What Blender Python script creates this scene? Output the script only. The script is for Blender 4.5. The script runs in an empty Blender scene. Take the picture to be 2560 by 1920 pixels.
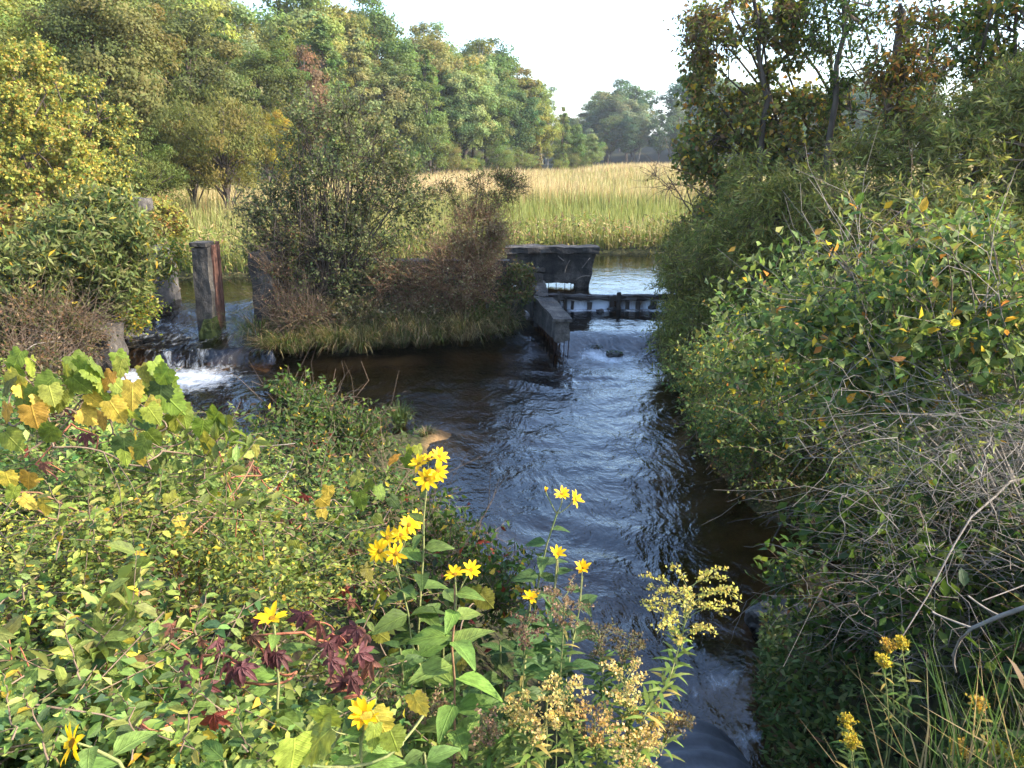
import bpy, bmesh, math
import numpy as np
from mathutils import Vector, Matrix, noise as mnoise

sc = bpy.context.scene
R = math.radians
# ------------------------------------------------------------------ camera
CAMZ, PITCH, FPX = 3.6, R(16.5), 1923.0
cd = bpy.data.cameras.new('camera'); cam = bpy.data.objects.new('camera', cd)
sc.collection.objects.link(cam); sc.camera = cam
cam.location = (0, 0, CAMZ); cam.rotation_euler = (R(90) - PITCH, 0, 0)
cd.sensor_width = 36; cd.lens = FPX / 2560 * 36; cd.clip_start = 0.05; cd.clip_end = 3000
# ------------------------------------------------------------------ sky, sun, exposure
SUN_EL, SUN_AZ = R(34), R(6)          # from the right, a little behind the viewer
S = Vector((math.cos(SUN_EL) * math.cos(SUN_AZ), -math.cos(SUN_EL) * math.sin(SUN_AZ), math.sin(SUN_EL)))
w = bpy.data.worlds.new('World'); sc.world = w; w.use_nodes = True
wn = w.node_tree.nodes; wl_ = w.node_tree.links
sky = wn.new('ShaderNodeTexSky'); sky.sky_type = 'NISHITA'; sky.sun_disc = False
sky.sun_elevation = SUN_EL; sky.sun_rotation = R(90) + SUN_AZ
sky.air_density = 1.1; sky.dust_density = 2.0; sky.ozone_density = 3.0; sky.altitude = 200
wl_.new(sky.outputs[0], wn['Background'].inputs[0]); wn['Background'].inputs[1].default_value = 0.15
sd = bpy.data.lights.new('sun', 'SUN'); so = bpy.data.objects.new('sun', sd); sc.collection.objects.link(so)
sd.energy = 2.9; sd.angle = R(0.5); sd.color = (1.0, 0.90, 0.74)
so.rotation_euler = S.to_track_quat('Z', 'Y').to_euler(); so.location = (20, -10, 30)
sc.view_settings.view_transform = 'Standard'; sc.view_settings.look = 'None'
sc.view_settings.exposure = 2.25; sc.view_settings.gamma = 1.0; sc.view_settings.use_curve_mapping = False
sc.render.engine = 'CYCLES'
sc.cycles.max_bounces = 6; sc.cycles.diffuse_bounces = 3; sc.cycles.glossy_bounces = 2
sc.cycles.transmission_bounces = 4; sc.cycles.transparent_max_bounces = 6; sc.cycles.volume_bounces = 0
sc.cycles.sample_clamp_indirect = 4.0; sc.cycles.caustics_reflective = False; sc.cycles.caustics_refractive = False
sc.cycles.use_denoising = True
try: sc.cycles.denoiser = 'OPENIMAGEDENOISE'
except Exception: pass
COL = sc.collection

# ------------------------------------------------------------------ helpers
def px(u, v, y=None, z=None):
    """point seen at photograph pixel (u, v), at ground distance y or at height z"""
    a = (u - 1280) / FPX; b = -(v - 960) / FPX
    d = np.array([a, math.cos(PITCH) + b * math.sin(PITCH), -math.sin(PITCH) + b * math.cos(PITCH)])
    t = y / d[1] if y is not None else (z - CAMZ) / d[2]
    return np.array([0, 0, CAMZ]) + d * t

def nrm(a): return a / np.maximum(np.linalg.norm(a, axis=-1, keepdims=True), 1e-9)

def tag(o, label=None, cat=None, group=None, kind=None):
    if label: o['label'] = label
    if cat: o['category'] = cat
    if group: o['group'] = group
    if kind: o['kind'] = kind
    return o

def empty(name, loc, label, cat, group=None):
    o = bpy.data.objects.new(name, None); COL.objects.link(o); o.location = loc
    o.empty_display_size = 0.1
    return tag(o, label, cat, group)

def raw_mesh(name, V, F, C=None, mat=None, smooth=True):
    me = bpy.data.meshes.new(name)
    V = np.asarray(V, np.float32); F = np.asarray(F, np.int32)
    me.vertices.add(len(V)); me.vertices.foreach_set('co', V.ravel())
    k = F.shape[1]
    me.loops.add(F.size); me.loops.foreach_set('vertex_index', F.ravel())
    me.polygons.add(len(F)); me.polygons.foreach_set('loop_start', np.arange(len(F), dtype=np.int32) * k)
    me.update(calc_edges=True)
    if C is not None:
        C = np.asarray(C, np.float32)
        if C.shape[1] == 3: C = np.concatenate([C, np.ones((len(C), 1), np.float32)], 1)
        at = me.color_attributes.new('Col', 'FLOAT_COLOR', 'POINT'); at.data.foreach_set('color', C.ravel())
    if mat: me.materials.append(mat)
    if not smooth: me.shade_flat()
    return me

def link(name, me, parent=None):
    o = bpy.data.objects.new(name, me); COL.objects.link(o)
    if parent is not None:
        o.parent = parent
        o.matrix_parent_inverse = Matrix.Identity(4)
    return o

def child(name, V, F, C, mat, parent, kind=None, smooth=True):
    """mesh in world coordinates hung under a parent that stands at parent.location (unrotated)"""
    off = np.array(parent.location) if parent is not None else 0
    o = link(name, raw_mesh(name, np.asarray(V) - off, F, C, mat, smooth), parent)
    if kind: o['kind'] = kind
    return o

def tubes(paths, radii, sides=4):
    P = np.asarray(paths, float); n, k, _ = P.shape
    r = np.asarray(radii, float)
    T = np.gradient(P, axis=1); T = nrm(T)
    ref = np.where(np.abs(T[..., 2:3]) > 0.9, np.array([1., 0, 0]), np.array([0, 0, 1.]))
    A = nrm(np.cross(T, ref)); B = np.cross(T, A)
    an = np.arange(sides) * 2 * math.pi / sides
    V = P[:, :, None] + r[:, :, None, None] * (A[:, :, None] * np.cos(an)[None, None, :, None] + B[:, :, None] * np.sin(an)[None, None, :, None])
    i = np.arange(n)[:, None, None] * k * sides; j = np.arange(k - 1)[None, :, None] * sides; s = np.arange(sides)[None, None, :]
    s2 = (s + 1) % sides
    F = np.stack([i + j + s, i + j + s2, i + j + sides + s2, i + j + sides + s], -1).reshape(-1, 4)
    return V.reshape(-1, 3), F

def bez(a, b, k, rng=None, bow=0.15, up=0.0):
    """k points from a to b with a random bow; a, b (n,3)"""
    a = np.atleast_2d(a); b = np.atleast_2d(b); n = len(a)
    L = np.linalg.norm(b - a, axis=1, keepdims=True)
    off = (rng.normal(0, 1, (n, 3)) * bow * L if rng is not None else 0) + np.array([0, 0, 1.]) * up * L
    t = np.linspace(0, 1, k)[None, :, None]
    return a[:, None] * (1 - t) + b[:, None] * t + (off[:, None] * 4 * t * (1 - t))

OVAL = (np.array([[0, 0, 0], [.28, -.42, .10], [.33, 0, 0], [.28, .42, .10], [.68, -.38, .06], [.68, 0, -.03], [.68, .38, .06], [1, 0, -.12]]),
        np.array([[0, 2, 1], [0, 3, 2], [1, 2, 5], [1, 5, 4], [2, 3, 6], [2, 6, 5], [4, 5, 7], [5, 6, 7]]))
OV4 = (np.array([[0, 0, 0], [.40, -.46, .11], [.45, 0, -.01], [.40, .46, .11], [1, 0, -.12]]), np.array([[0, 2, 1], [0, 3, 2], [1, 2, 4], [2, 3, 4]]))
DIAM = (np.array([[0, 0, 0], [.45, -.5, .08], [.45, .5, .08], [1, 0, -.06]]), np.array([[0, 2, 1], [1, 2, 3]]))
LANCE = (np.array([[0, 0, 0], [.35, -.5, .05], [.35, .5, .05], [.72, -.33, -.02], [.72, .33, -.02], [1, 0, -.16]]),
         np.array([[0, 2, 1], [1, 2, 4], [1, 4, 3], [3, 4, 5]]))

def leafgeo(tm, P, D, N, L, W, C):
    tv, tf = tm
    D = nrm(D); Sd = nrm(np.cross(N, D)); U = np.cross(D, Sd)
    V = P[:, None] + D[:, None] * (tv[None, :, 0:1] * L[:, None, None]) + Sd[:, None] * (tv[None, :, 1:2] * W[:, None, None]) + U[:, None] * (tv[None, :, 2:3] * L[:, None, None])
    F = (np.arange(len(P))[:, None, None] * len(tv) + tf[None]).reshape(-1, 3)
    return V.reshape(-1, 3), F, np.repeat(C, len(tv), 0)

def palette(rng, pal, n, jit=0.22, pick=None):
    """pal: list of (weight, (r,g,b)); one colour for each leaf with jitter of value and hue"""
    ww = np.array([p[0] for p in pal], float); ww /= ww.sum()
    idx = rng.choice(len(pal), n, p=ww) if pick is None else pick
    c = np.array([p[1] for p in pal])[idx]
    c = c * (1 + rng.normal(0, jit, (n, 1))) * (1 + rng.normal(0, jit * .35, (n, 3)))
    return np.clip(c, .004, .8)

# ------------------------------------------------------------------ materials
def newmat(name):
    m = bpy.data.materials.new(name); m.use_nodes = True
    return m, m.node_tree.nodes, m.node_tree.links

def leaf_mat(name, trans=.38, rough=.5, veins=False, spec=.3):
    m, n, l = newmat(name)
    b = n['Principled BSDF']; out = n['Material Output']
    at = n.new('ShaderNodeAttribute'); at.attribute_name = 'Col'
    oi = n.new('ShaderNodeObjectInfo')
    mx = n.new('ShaderNodeMix'); mx.data_type = 'RGBA'; mx.blend_type = 'MULTIPLY'; mx.inputs[0].default_value = 1
    l.new(at.outputs['Color'], mx.inputs[6]); l.new(oi.outputs['Color'], mx.inputs[7])
    col = mx.outputs[2]
    if veins:
        tc = n.new('ShaderNodeTexCoord'); sp = n.new('ShaderNodeSeparateXYZ'); l.new(tc.outputs['Object'], sp.inputs[0])
        ab = n.new('ShaderNodeMath'); ab.operation = 'ABSOLUTE'; l.new(sp.outputs[1], ab.inputs[0])
        mid = n.new('ShaderNodeMapRange'); mid.inputs[1].default_value = .012; mid.inputs[2].default_value = .035; mid.inputs[3].default_value = 1; mid.inputs[4].default_value = 0
        l.new(ab.outputs[0], mid.inputs[0])
        k = n.new('ShaderNodeMath'); k.operation = 'MULTIPLY_ADD'; k.inputs[1].default_value = -.75; l.new(ab.outputs[0], k.inputs[0]); l.new(sp.outputs[0], k.inputs[2])
        fr = n.new('ShaderNodeMath'); fr.operation = 'PINGPONG'; fr.inputs[1].default_value = .065; l.new(k.outputs[0], fr.inputs[0])
        sv = n.new('ShaderNodeMapRange'); sv.inputs[1].default_value = .004; sv.inputs[2].default_value = .014; sv.inputs[3].default_value = .55; sv.inputs[4].default_value = 0
        l.new(fr.outputs[0], sv.inputs[0])
        mxv = n.new('ShaderNodeMath'); mxv.operation = 'MAXIMUM'; l.new(mid.outputs[0], mxv.inputs[0]); l.new(sv.outputs[0], mxv.inputs[1])
        fac = n.new('ShaderNodeMath'); fac.operation = 'MULTIPLY'; fac.inputs[1].default_value = .45; l.new(mxv.outputs[0], fac.inputs[0])
        lt = n.new('ShaderNodeMix'); lt.data_type = 'RGBA'; lt.blend_type = 'MIX'
        l.new(fac.outputs[0], lt.inputs[0]); l.new(col, lt.inputs[6])
        br = n.new('ShaderNodeMix'); br.data_type = 'RGBA'; br.blend_type = 'MULTIPLY'; br.inputs[0].default_value = 1
        l.new(col, br.inputs[6]); br.inputs[7].default_value = (2.0, 1.9, 1.8, 1); l.new(br.outputs[2], lt.inputs[7])
        nz = n.new('ShaderNodeTexNoise'); nz.inputs['Scale'].default_value = 5; nz.inputs['Detail'].default_value = 5; nz.inputs['Roughness'].default_value = .7; nz.noise_dimensions = '4D'; l.new(tc.outputs['Object'], nz.inputs['Vector'])
        rw_ = n.new('ShaderNodeMath'); rw_.operation = 'MULTIPLY'; rw_.inputs[1].default_value = 50; l.new(oi.outputs['Random'], rw_.inputs[0]); l.new(rw_.outputs[0], nz.inputs['W'])
        mr = n.new('ShaderNodeMapRange'); mr.inputs[1].default_value = .32; mr.inputs[2].default_value = .62; mr.inputs[3].default_value = .50; mr.inputs[4].default_value = 1.15
        l.new(nz.outputs[0], mr.inputs[0])
        m2 = n.new('ShaderNodeMix'); m2.data_type = 'RGBA'; m2.blend_type = 'MULTIPLY'; m2.inputs[0].default_value = 1
        l.new(lt.outputs[2], m2.inputs[6]); l.new(mr.outputs[0], m2.inputs[7]); col = m2.outputs[2]
        bp = n.new('ShaderNodeBump'); bp.inputs['Strength'].default_value = .5; bp.inputs['Distance'].default_value = .02; l.new(mxv.outputs[0], bp.inputs['Height']); l.new(bp.outputs[0], b.inputs['Normal'])
    l.new(col, b.inputs['Base Color']); b.inputs['Roughness'].default_value = rough; b.inputs['Specular IOR Level'].default_value = spec
    tr = n.new('ShaderNodeBsdfTranslucent')
    tm = n.new('ShaderNodeMix'); tm.data_type = 'RGBA'; tm.blend_type = 'MULTIPLY'; tm.inputs[0].default_value = 1
    l.new(col, tm.inputs[6]); tm.inputs[7].default_value = (1.45, 1.4, .9, 1); l.new(tm.outputs[2], tr.inputs[0])
    ms = n.new('ShaderNodeMixShader'); ms.inputs[0].default_value = trans
    l.new(b.outputs[0], ms.inputs[1]); l.new(tr.outputs[0], ms.inputs[2]); l.new(ms.outputs[0], out.inputs[0])
    return m

M_LEAF = leaf_mat('leaf', .38, .62, spec=.18)
M_FAR = leaf_mat('far_leaf', .38, .7, spec=.12)
M_VEIN = leaf_mat('veined_leaf', .40, .55, veins=True, spec=.22)
M_BLADE = leaf_mat('grass_blade', .3, .55, spec=.2)
M_PETAL = leaf_mat('petal', .4, .5, spec=.2)

def noise_mat(name, c1, c2, scale=6, rough=.9, bump=.3, c3=None, stretch=(1, 1, 1), dist=.02, spec=.2):
    m, n, l = newmat(name); b = n['Principled BSDF']
    tc = n.new('ShaderNodeTexCoord'); mp = n.new('ShaderNodeMapping'); mp.inputs['Scale'].default_value = stretch
    l.new(tc.outputs['Object'], mp.inputs[0])
    nz = n.new('ShaderNodeTexNoise'); nz.inputs['Scale'].default_value = scale; nz.inputs['Detail'].default_value = 8; nz.inputs['Roughness'].default_value = .65
    l.new(mp.outputs[0], nz.inputs['Vector'])
    cr = n.new('ShaderNodeValToRGB'); e = cr.color_ramp.elements
    e[0].position = .3; e[0].color = (*c1, 1); e[1].position = .7; e[1].color = (*c2, 1)
    if c3: x = e.new(.52); x.color = (*c3, 1)
    l.new(nz.outputs[0], cr.inputs[0]); l.new(cr.outputs[0], b.inputs['Base Color'])
    bp = n.new('ShaderNodeBump'); bp.inputs['Strength'].default_value = bump; bp.inputs['Distance'].default_value = dist
    n2 = n.new('ShaderNodeTexNoise'); n2.inputs['Scale'].default_value = scale * 5; n2.inputs['Detail'].default_value = 6; l.new(mp.outputs[0], n2.inputs['Vector'])
    l.new(n2.outputs[0], bp.inputs['Height']); l.new(bp.outputs[0], b.inputs['Normal'])
    b.inputs['Roughness'].default_value = rough; b.inputs['Specular IOR Level'].default_value = spec
    return m

M_BARK = noise_mat('bark', (.035, .026, .02), (.12, .095, .075), 9, stretch=(1, 1, .25))
M_PALEBARK = noise_mat('pale_bark', (.12, .10, .085), (.36, .33, .29), 9, stretch=(1, 1, .3))
M_TWIG = noise_mat('twig', (.10, .065, .04), (.22, .16, .11), 14)
M_DEAD = noise_mat('dead_twig', (.12, .10, .08), (.27, .235, .20), 14)
M_REDSTEM = noise_mat('red_stem', (.22, .06, .04), (.34, .14, .07), 12)
M_GREENSTEM = noise_mat('green_stem', (.12, .16, .05), (.24, .22, .09), 12)
M_BROWNSTEM = noise_mat('brown_stem', (.16, .08, .045), (.26, .15, .08), 12)
M_STONE = noise_mat('wet_stone', (.008, .008, .007), (.04, .037, .032), 7, rough=.45, spec=.5)
M_MOSS = noise_mat('moss', (.012, .02, .005), (.04, .055, .014), 20, bump=.8)
M_WETWOOD = noise_mat('wet_wood', (.010, .008, .007), (.05, .038, .03), 8, rough=.4, stretch=(1, 1, .3), spec=.5)
M_RUST = noise_mat('rusty_steel', (.05, .024, .017), (.21, .105, .075), 9, stretch=(1, 1, .4))
M_DARKROD = noise_mat('rusted_rod', (.02, .012, .01), (.07, .04, .03), 20)
M_DISC = noise_mat('flower_disc', (.25, .11, .01), (.55, .30, .02), 80, bump=.8)
M_METAL = noise_mat('galvanised_steel', (.045, .05, .06), (.11, .12, .14), 5, rough=.6, bump=.15, spec=.4)
M_ASPHALT = noise_mat('road_gravel', (.05, .048, .045), (.14, .13, .12), 25)

def concrete_mat():
    m, n, l = newmat('old_concrete'); b = n['Principled BSDF']
    tc = n.new('ShaderNodeTexCoord')
    def noise(sc_, det, st=(1, 1, 1)):
        mp = n.new('ShaderNodeMapping'); mp.inputs['Scale'].default_value = st; l.new(tc.outputs['Object'], mp.inputs[0])
        z = n.new('ShaderNodeTexNoise'); z.inputs['Scale'].default_value = sc_; z.inputs['Detail'].default_value = det; z.inputs['Roughness'].default_value = .65
        l.new(mp.outputs[0], z.inputs['Vector']); return z.outputs[0]
    a = noise(2.2, 8); s = noise(5, 5, (1, 1, .18)); f = noise(26, 6)
    ad = n.new('ShaderNodeMath'); ad.operation = 'MULTIPLY_ADD'; ad.inputs[1].default_value = .55; l.new(s, ad.inputs[0]); l.new(a, ad.inputs[2])
    cr = n.new('ShaderNodeValToRGB'); e = cr.color_ramp.elements
    e[0].position = .58; e[0].color = (.018, .016, .015, 1); e[1].position = .98; e[1].color = (.16, .138, .115, 1)
    x = e.new(.76); x.color = (.05, .044, .038, 1)
    l.new(ad.outputs[0], cr.inputs[0])
    vo = n.new('ShaderNodeTexVoronoi'); vo.inputs['Scale'].default_value = 30; l.new(tc.outputs['Object'], vo.inputs['Vector'])
    mr = n.new('ShaderNodeMapRange'); mr.inputs[1].default_value = 0; mr.inputs[2].default_value = .6; mr.inputs[3].default_value = 1.15; mr.inputs[4].default_value = .75; l.new(vo.outputs[0], mr.inputs[0])
    mx = n.new('ShaderNodeMix'); mx.data_type = 'RGBA'; mx.blend_type = 'MULTIPLY'; mx.inputs[0].default_value = 1; l.new(cr.outputs[0], mx.inputs[6]); l.new(mr.outputs[0], mx.inputs[7])
    l.new(mx.outputs[2], b.inputs['Base Color'])
    bp = n.new('ShaderNodeBump'); bp.inputs['Strength'].default_value = .7; bp.inputs['Distance'].default_value = .03
    l.new(f, bp.inputs['Height']); l.new(bp.outputs[0], b.inputs['Normal']); b.inputs['Roughness'].default_value = .9
    return m
M_CONC = concrete_mat()

def ground_mat():
    m, n, l = newmat('earth'); b = n['Principled BSDF']
    g = n.new('ShaderNodeNewGeometry'); sp = n.new('ShaderNodeSeparateXYZ'); l.new(g.outputs['Position'], sp.inputs[0])
    tc = n.new('ShaderNodeTexCoord')
    def noise(s, d):
        z = n.new('ShaderNodeTexNoise'); z.inputs['Scale'].default_value = s; z.inputs['Detail'].default_value = d; l.new(tc.outputs['Object'], z.inputs['Vector']); return z.outputs[0]
    n1 = noise(1.3, 8); n2 = noise(14, 6)
    bed = n.new('ShaderNodeValToRGB'); e = bed.color_ramp.elements
    e[0].position = .36; e[0].color = (.035, .022, .010, 1); e[1].position = .66; e[1].color = (.25, .15, .065, 1)
    l.new(n1, bed.inputs[0])
    land = n.new('ShaderNodeValToRGB'); e = land.color_ramp.elements
    e[0].position = .35; e[0].color = (.018, .014, .009, 1); e[1].position = .7; e[1].color = (.075, .058, .032, 1); x = e.new(.5); x.color = (.035, .04, .014, 1)
    l.new(n2, land.inputs[0])
    at = n.new('ShaderNodeAttribute'); at.attribute_name = 'Col'
    mx = n.new('ShaderNodeMix'); mx.data_type = 'RGBA'; l.new(at.outputs['Fac'], mx.inputs[0]); l.new(land.outputs[0], mx.inputs[6]); l.new(bed.outputs[0], mx.inputs[7])
    l.new(mx.outputs[2], b.inputs['Base Color']); b.inputs['Roughness'].default_value = .95; b.inputs['Specular IOR Level'].default_value = .15
    bp = n.new('ShaderNodeBump'); bp.inputs['Strength'].default_value = .6; bp.inputs['Distance'].default_value = .05; l.new(n2, bp.inputs['Height']); l.new(bp.outputs[0], b.inputs['Normal'])
    return m
M_GROUND = ground_mat()

def water_mat():
    m, n, l = newmat('stream_water'); out = n['Material Output']; n.remove(n['Principled BSDF'])
    tc = n.new('ShaderNodeTexCoord')
    mp = n.new('ShaderNodeMapping'); mp.inputs['Scale'].default_value = (1.0, .62, 1); l.new(tc.outputs['Object'], mp.inputs[0])
    wv = n.new('ShaderNodeTexNoise'); wv.inputs['Scale'].default_value = 1.1; wv.inputs['Detail'].default_value = 2; l.new(mp.outputs[0], wv.inputs['Vector'])
    va = n.new('ShaderNodeVectorMath'); va.operation = 'MULTIPLY_ADD'; va.inputs[1].default_value = (.7, .7, .7); l.new(wv.outputs['Color'], va.inputs[0]); l.new(mp.outputs[0], va.inputs[2])
    a = n.new('ShaderNodeTexNoise'); a.inputs['Scale'].default_value = 4.5; a.inputs['Detail'].default_value = 4; a.inputs['Roughness'].default_value = .55; l.new(va.outputs[0], a.inputs['Vector'])
    c = n.new('ShaderNodeTexNoise'); c.inputs['Scale'].default_value = 13; c.inputs['Detail'].default_value = 3; l.new(va.outputs[0], c.inputs['Vector'])
    at = n.new('ShaderNodeAttribute'); at.attribute_name = 'Col'
    sep = n.new('ShaderNodeSeparateColor'); l.new(at.outputs['Color'], sep.inputs[0])   # r foam, g roughness of the ripples
    ad = n.new('ShaderNodeMath'); ad.operation = 'MULTIPLY_ADD'; ad.inputs[1].default_value = .33; l.new(c.outputs[0], ad.inputs[0]); l.new(a.outputs[0], ad.inputs[2])
    b1 = n.new('ShaderNodeBump'); b1.inputs['Distance'].default_value = .085; l.new(ad.outputs[0], b1.inputs['Height']); l.new(sep.outputs[1], b1.inputs['Strength'])
    fr = n.new('ShaderNodeFresnel'); fr.inputs[0].default_value = 1.5; l.new(b1.outputs[0], fr.inputs[1])
    gl = n.new('ShaderNodeBsdfGlossy'); gl.inputs['Roughness'].default_value = .04; l.new(b1.outputs[0], gl.inputs['Normal']); gl.inputs[0].default_value = (.95, .97, 1, 1)
    tr = n.new('ShaderNodeBsdfTransparent'); dc = n.new('ShaderNodeMix'); dc.data_type = 'RGBA'; dc.inputs[6].default_value = (.92, .86, .74, 1); dc.inputs[7].default_value = (.36, .30, .22, 1); l.new(sep.outputs[2], dc.inputs[0]); l.new(dc.outputs[2], tr.inputs[0])
    ms = n.new('ShaderNodeMixShader'); l.new(fr.outputs[0], ms.inputs[0]); l.new(tr.outputs[0], ms.inputs[1]); l.new(gl.outputs[0], ms.inputs[2])
    fo = n.new('ShaderNodeBsdfDiffuse'); fo.inputs[0].default_value = (.70, .75, .80, 1)
    mf = n.new('ShaderNodeMapping'); mf.inputs['Scale'].default_value = (1.6, .8, .5); l.new(tc.outputs['Object'], mf.inputs[0])
    fz = n.new('ShaderNodeTexNoise'); fz.inputs['Scale'].default_value = 6; fz.inputs['Detail'].default_value = 8; fz.inputs['Roughness'].default_value = .7; fz.inputs['Distortion'].default_value = .6; l.new(mf.outputs[0], fz.inputs['Vector'])
    s1 = n.new('ShaderNodeMath'); s1.operation = 'ADD'; l.new(fz.outputs[0], s1.inputs[0]); l.new(sep.outputs[0], s1.inputs[1])
    mr = n.new('ShaderNodeMapRange'); mr.inputs[1].default_value = .78; mr.inputs[2].default_value = 1.35; mr.inputs[3].default_value = 0; mr.inputs[4].default_value = .85; l.new(s1.outputs[0], mr.inputs[0])
    m2 = n.new('ShaderNodeMixShader'); l.new(mr.outputs[0], m2.inputs[0]); l.new(ms.outputs[0], m2.inputs[1]); l.new(fo.outputs[0], m2.inputs[2]); l.new(m2.outputs[0], out.inputs[0])
    return m
M_WATER = water_mat()

# ------------------------------------------------------------------ terrain
POOL = np.array([(.55, 2.4), (1.5, 2.4), (1.7, 4.2), (2.5, 4.9), (3.15, 5.7), (3.0, 6.5), (2.55, 7.5), (2.4, 9.1), (2.75, 11), (2.9, 12.9), (3.1, 15), (3.4, 16.6), (4.1, 17.35), (0.35, 17.35), (0.15, 14.7), (-1.5, 14.45), (-3, 14.15),
                 (-4.9, 13.9), (-4.9, 13.2), (-7.1, 13.2), (-8, 11), (-5, 9.0), (-3.2, 8.7), (-1.9, 9.3), (-1.25, 9.9), (-1.05, 9.0), (-1.15, 8.2), (-.5, 6.9), (.1, 5.6), (.45, 4.4)])
CHUTE = np.array([(-7.1, 12.6), (-4.9, 12.6), (-4.9, 17.8), (-7.1, 17.8)])
UPST = np.array([(-9, 17.3), (.3, 17.4), (.4, 17.15), (4.1, 17.15), (4.5, 20), (6.2, 22), (13, 24.5), (13, 26.5), (6, 24.8), (2, 24.9), (-1, 23.5), (-4.2, 20.3), (-8, 19.7), (-12, 19.4), (-12, 18)])
HILL = np.array([(-17, 14), (-20, 30), (-22, 46), (-13, 75), (13, 119), (10, 150), (-10, 320), (-320, 320), (-320, 10)])
FARH = np.array([(16, 178), (50, 170), (80, 130), (100, 90), (120, 40), (400, 40), (400, 700), (-60, 700), (-60, 260)])

def sdist(poly, x, y):
    d2 = np.full(x.shape, 1e9); ins = np.zeros(x.shape, bool)
    for i in range(len(poly)):
        ax, ay = poly[i]; bx, by = poly[(i + 1) % len(poly)]
        ex, ey = bx - ax, by - ay
        t = np.clip(((x - ax) * ex + (y - ay) * ey) / (ex * ex + ey * ey), 0, 1)
        d2 = np.minimum(d2, (x - ax - t * ex) ** 2 + (y - ay - t * ey) ** 2)
        c = ((ay > y) != (by > y)) & (x < (bx - ax) * (y - ay) / (by - ay + 1e-12) + ax)
        ins ^= c
    return np.where(ins, 1, -1) * np.sqrt(d2)

def sst(a, b, x):
    t = np.clip((x - a) / (b - a), 0, 1); return t * t * (3 - 2 * t)

def lumps(x, y, s, seed=0):
    r = np.random.default_rng(seed); o = np.zeros(np.shape(x))
    for k in range(6):
        a = r.uniform(0, 6.28); f = s * r.uniform(.6, 2.2); o = o + np.sin(f * (x * math.cos(a) + y * math.sin(a)) + r.uniform(0, 6.28)) / 6
    return o

def ground(x, y):
    x = np.asarray(x, float); y = np.asarray(y, float)
    sdv = np.maximum(np.maximum(sdist(POOL, x, y), sdist(CHUTE, x, y)), sdist(UPST, x, y))
    inch = (sdist(CHUTE, x, y) > 0)
    lev = np.where(x > .2, .6 * sst(17.1, 17.3, y), .6 * sst(15.5, 18, y) * ~inch + inch * (.22 * sst(13.4, 13.55, y) + .36 * sst(13.8, 17, y)))
    out = np.maximum(-sdv, 0); ins = np.maximum(sdv, 0)
    cap = np.where(x < -.5, .7, 1.7) + .5 * lumps(x, y, .35, 3)
    isl = (y > 13.4) & (y < 17.9) & (x > -5.2) & (x < 1)
    cap = np.where(isl, .75, cap)
    cap = np.where((x < -6.8) & (y > 9), 1.5, cap)
    cap = np.where(y > 18.5, .14 + .5 * sst(7, 14, x), cap)
    road = sst(6.5, 1.0, y)
    cap = cap * (1 - road) + 2.0 * road
    slope = .55 + np.where(x > 1.1, 2.2, .45) * road
    z = lev + np.minimum(cap, slope * out) - np.minimum(.42, .32 * ins + .03 * (ins > 0))
    for bx, by, br, bh in ((-.85, 9.75, .55, .15), (2.5, 5.9, .8, .20), (-2.6, 13.5, 1.1, .16), (1.6, 8.5, .9, .10), (-.2, 11.2, .9, .13)):
        z = z + bh * np.exp(-((x - bx) ** 2 + ((y - by) * 1.3) ** 2) / br ** 2) * (ins > .05) * sst(0, .25, ins)
    z = z + .06 * lumps(x, y, 2.0, 5) * sst(0, .6, out) + .02 * lumps(x, y, 4.0, 6)
    z = np.where(y < 1.0, np.maximum(z, 2.0 * sst(1.9, 1.0, y)), z)
    z = z + 14 * sst(-2, 42, sdist(HILL, x, y)) + 8 * sst(0, 60, sdist(FARH, x, y))
    return z
def gz(x, y): return float(ground(np.array([x]), np.array([y]))[0])

def axis(parts):
    return np.concatenate([np.arange(a, b, s) for a, b, s in parts])
gx = axis([(-1200, -300, 150), (-300, -60, 20), (-60, -15, 2.5), (-15, 14, .2), (14, 60, 2.5), (60, 300, 20), (300, 1201, 150)])
gy = axis([(-60, -3, 8), (-3, 28, .2), (28, 60, 1.5), (60, 160, 4), (160, 400, 20), (400, 1601, 150)])
X, Y = np.meshgrid(gx, gy); Z = ground(X, Y)
ni, nj = X.shape
ii, jj = np.meshgrid(np.arange(ni - 1), np.arange(nj - 1), indexing='ij'); q = ii * nj + jj
GF = np.stack([q, q + 1, q + nj + 1, q + nj], -1).reshape(-1, 4)
sdv = np.maximum(np.maximum(sdist(POOL, X, Y), sdist(CHUTE, X, Y)), sdist(UPST, X, Y))
wet = (sst(.0, .16, sdv) * (1 - sst(17.3, 17.6, Y) * (sdv < .35))).ravel()
g = link('ground', raw_mesh('ground', np.stack([X, Y, Z], -1).reshape(-1, 3), GF, np.stack([wet] * 3, 1), M_GROUND)); tag(g, kind='structure')

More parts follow.
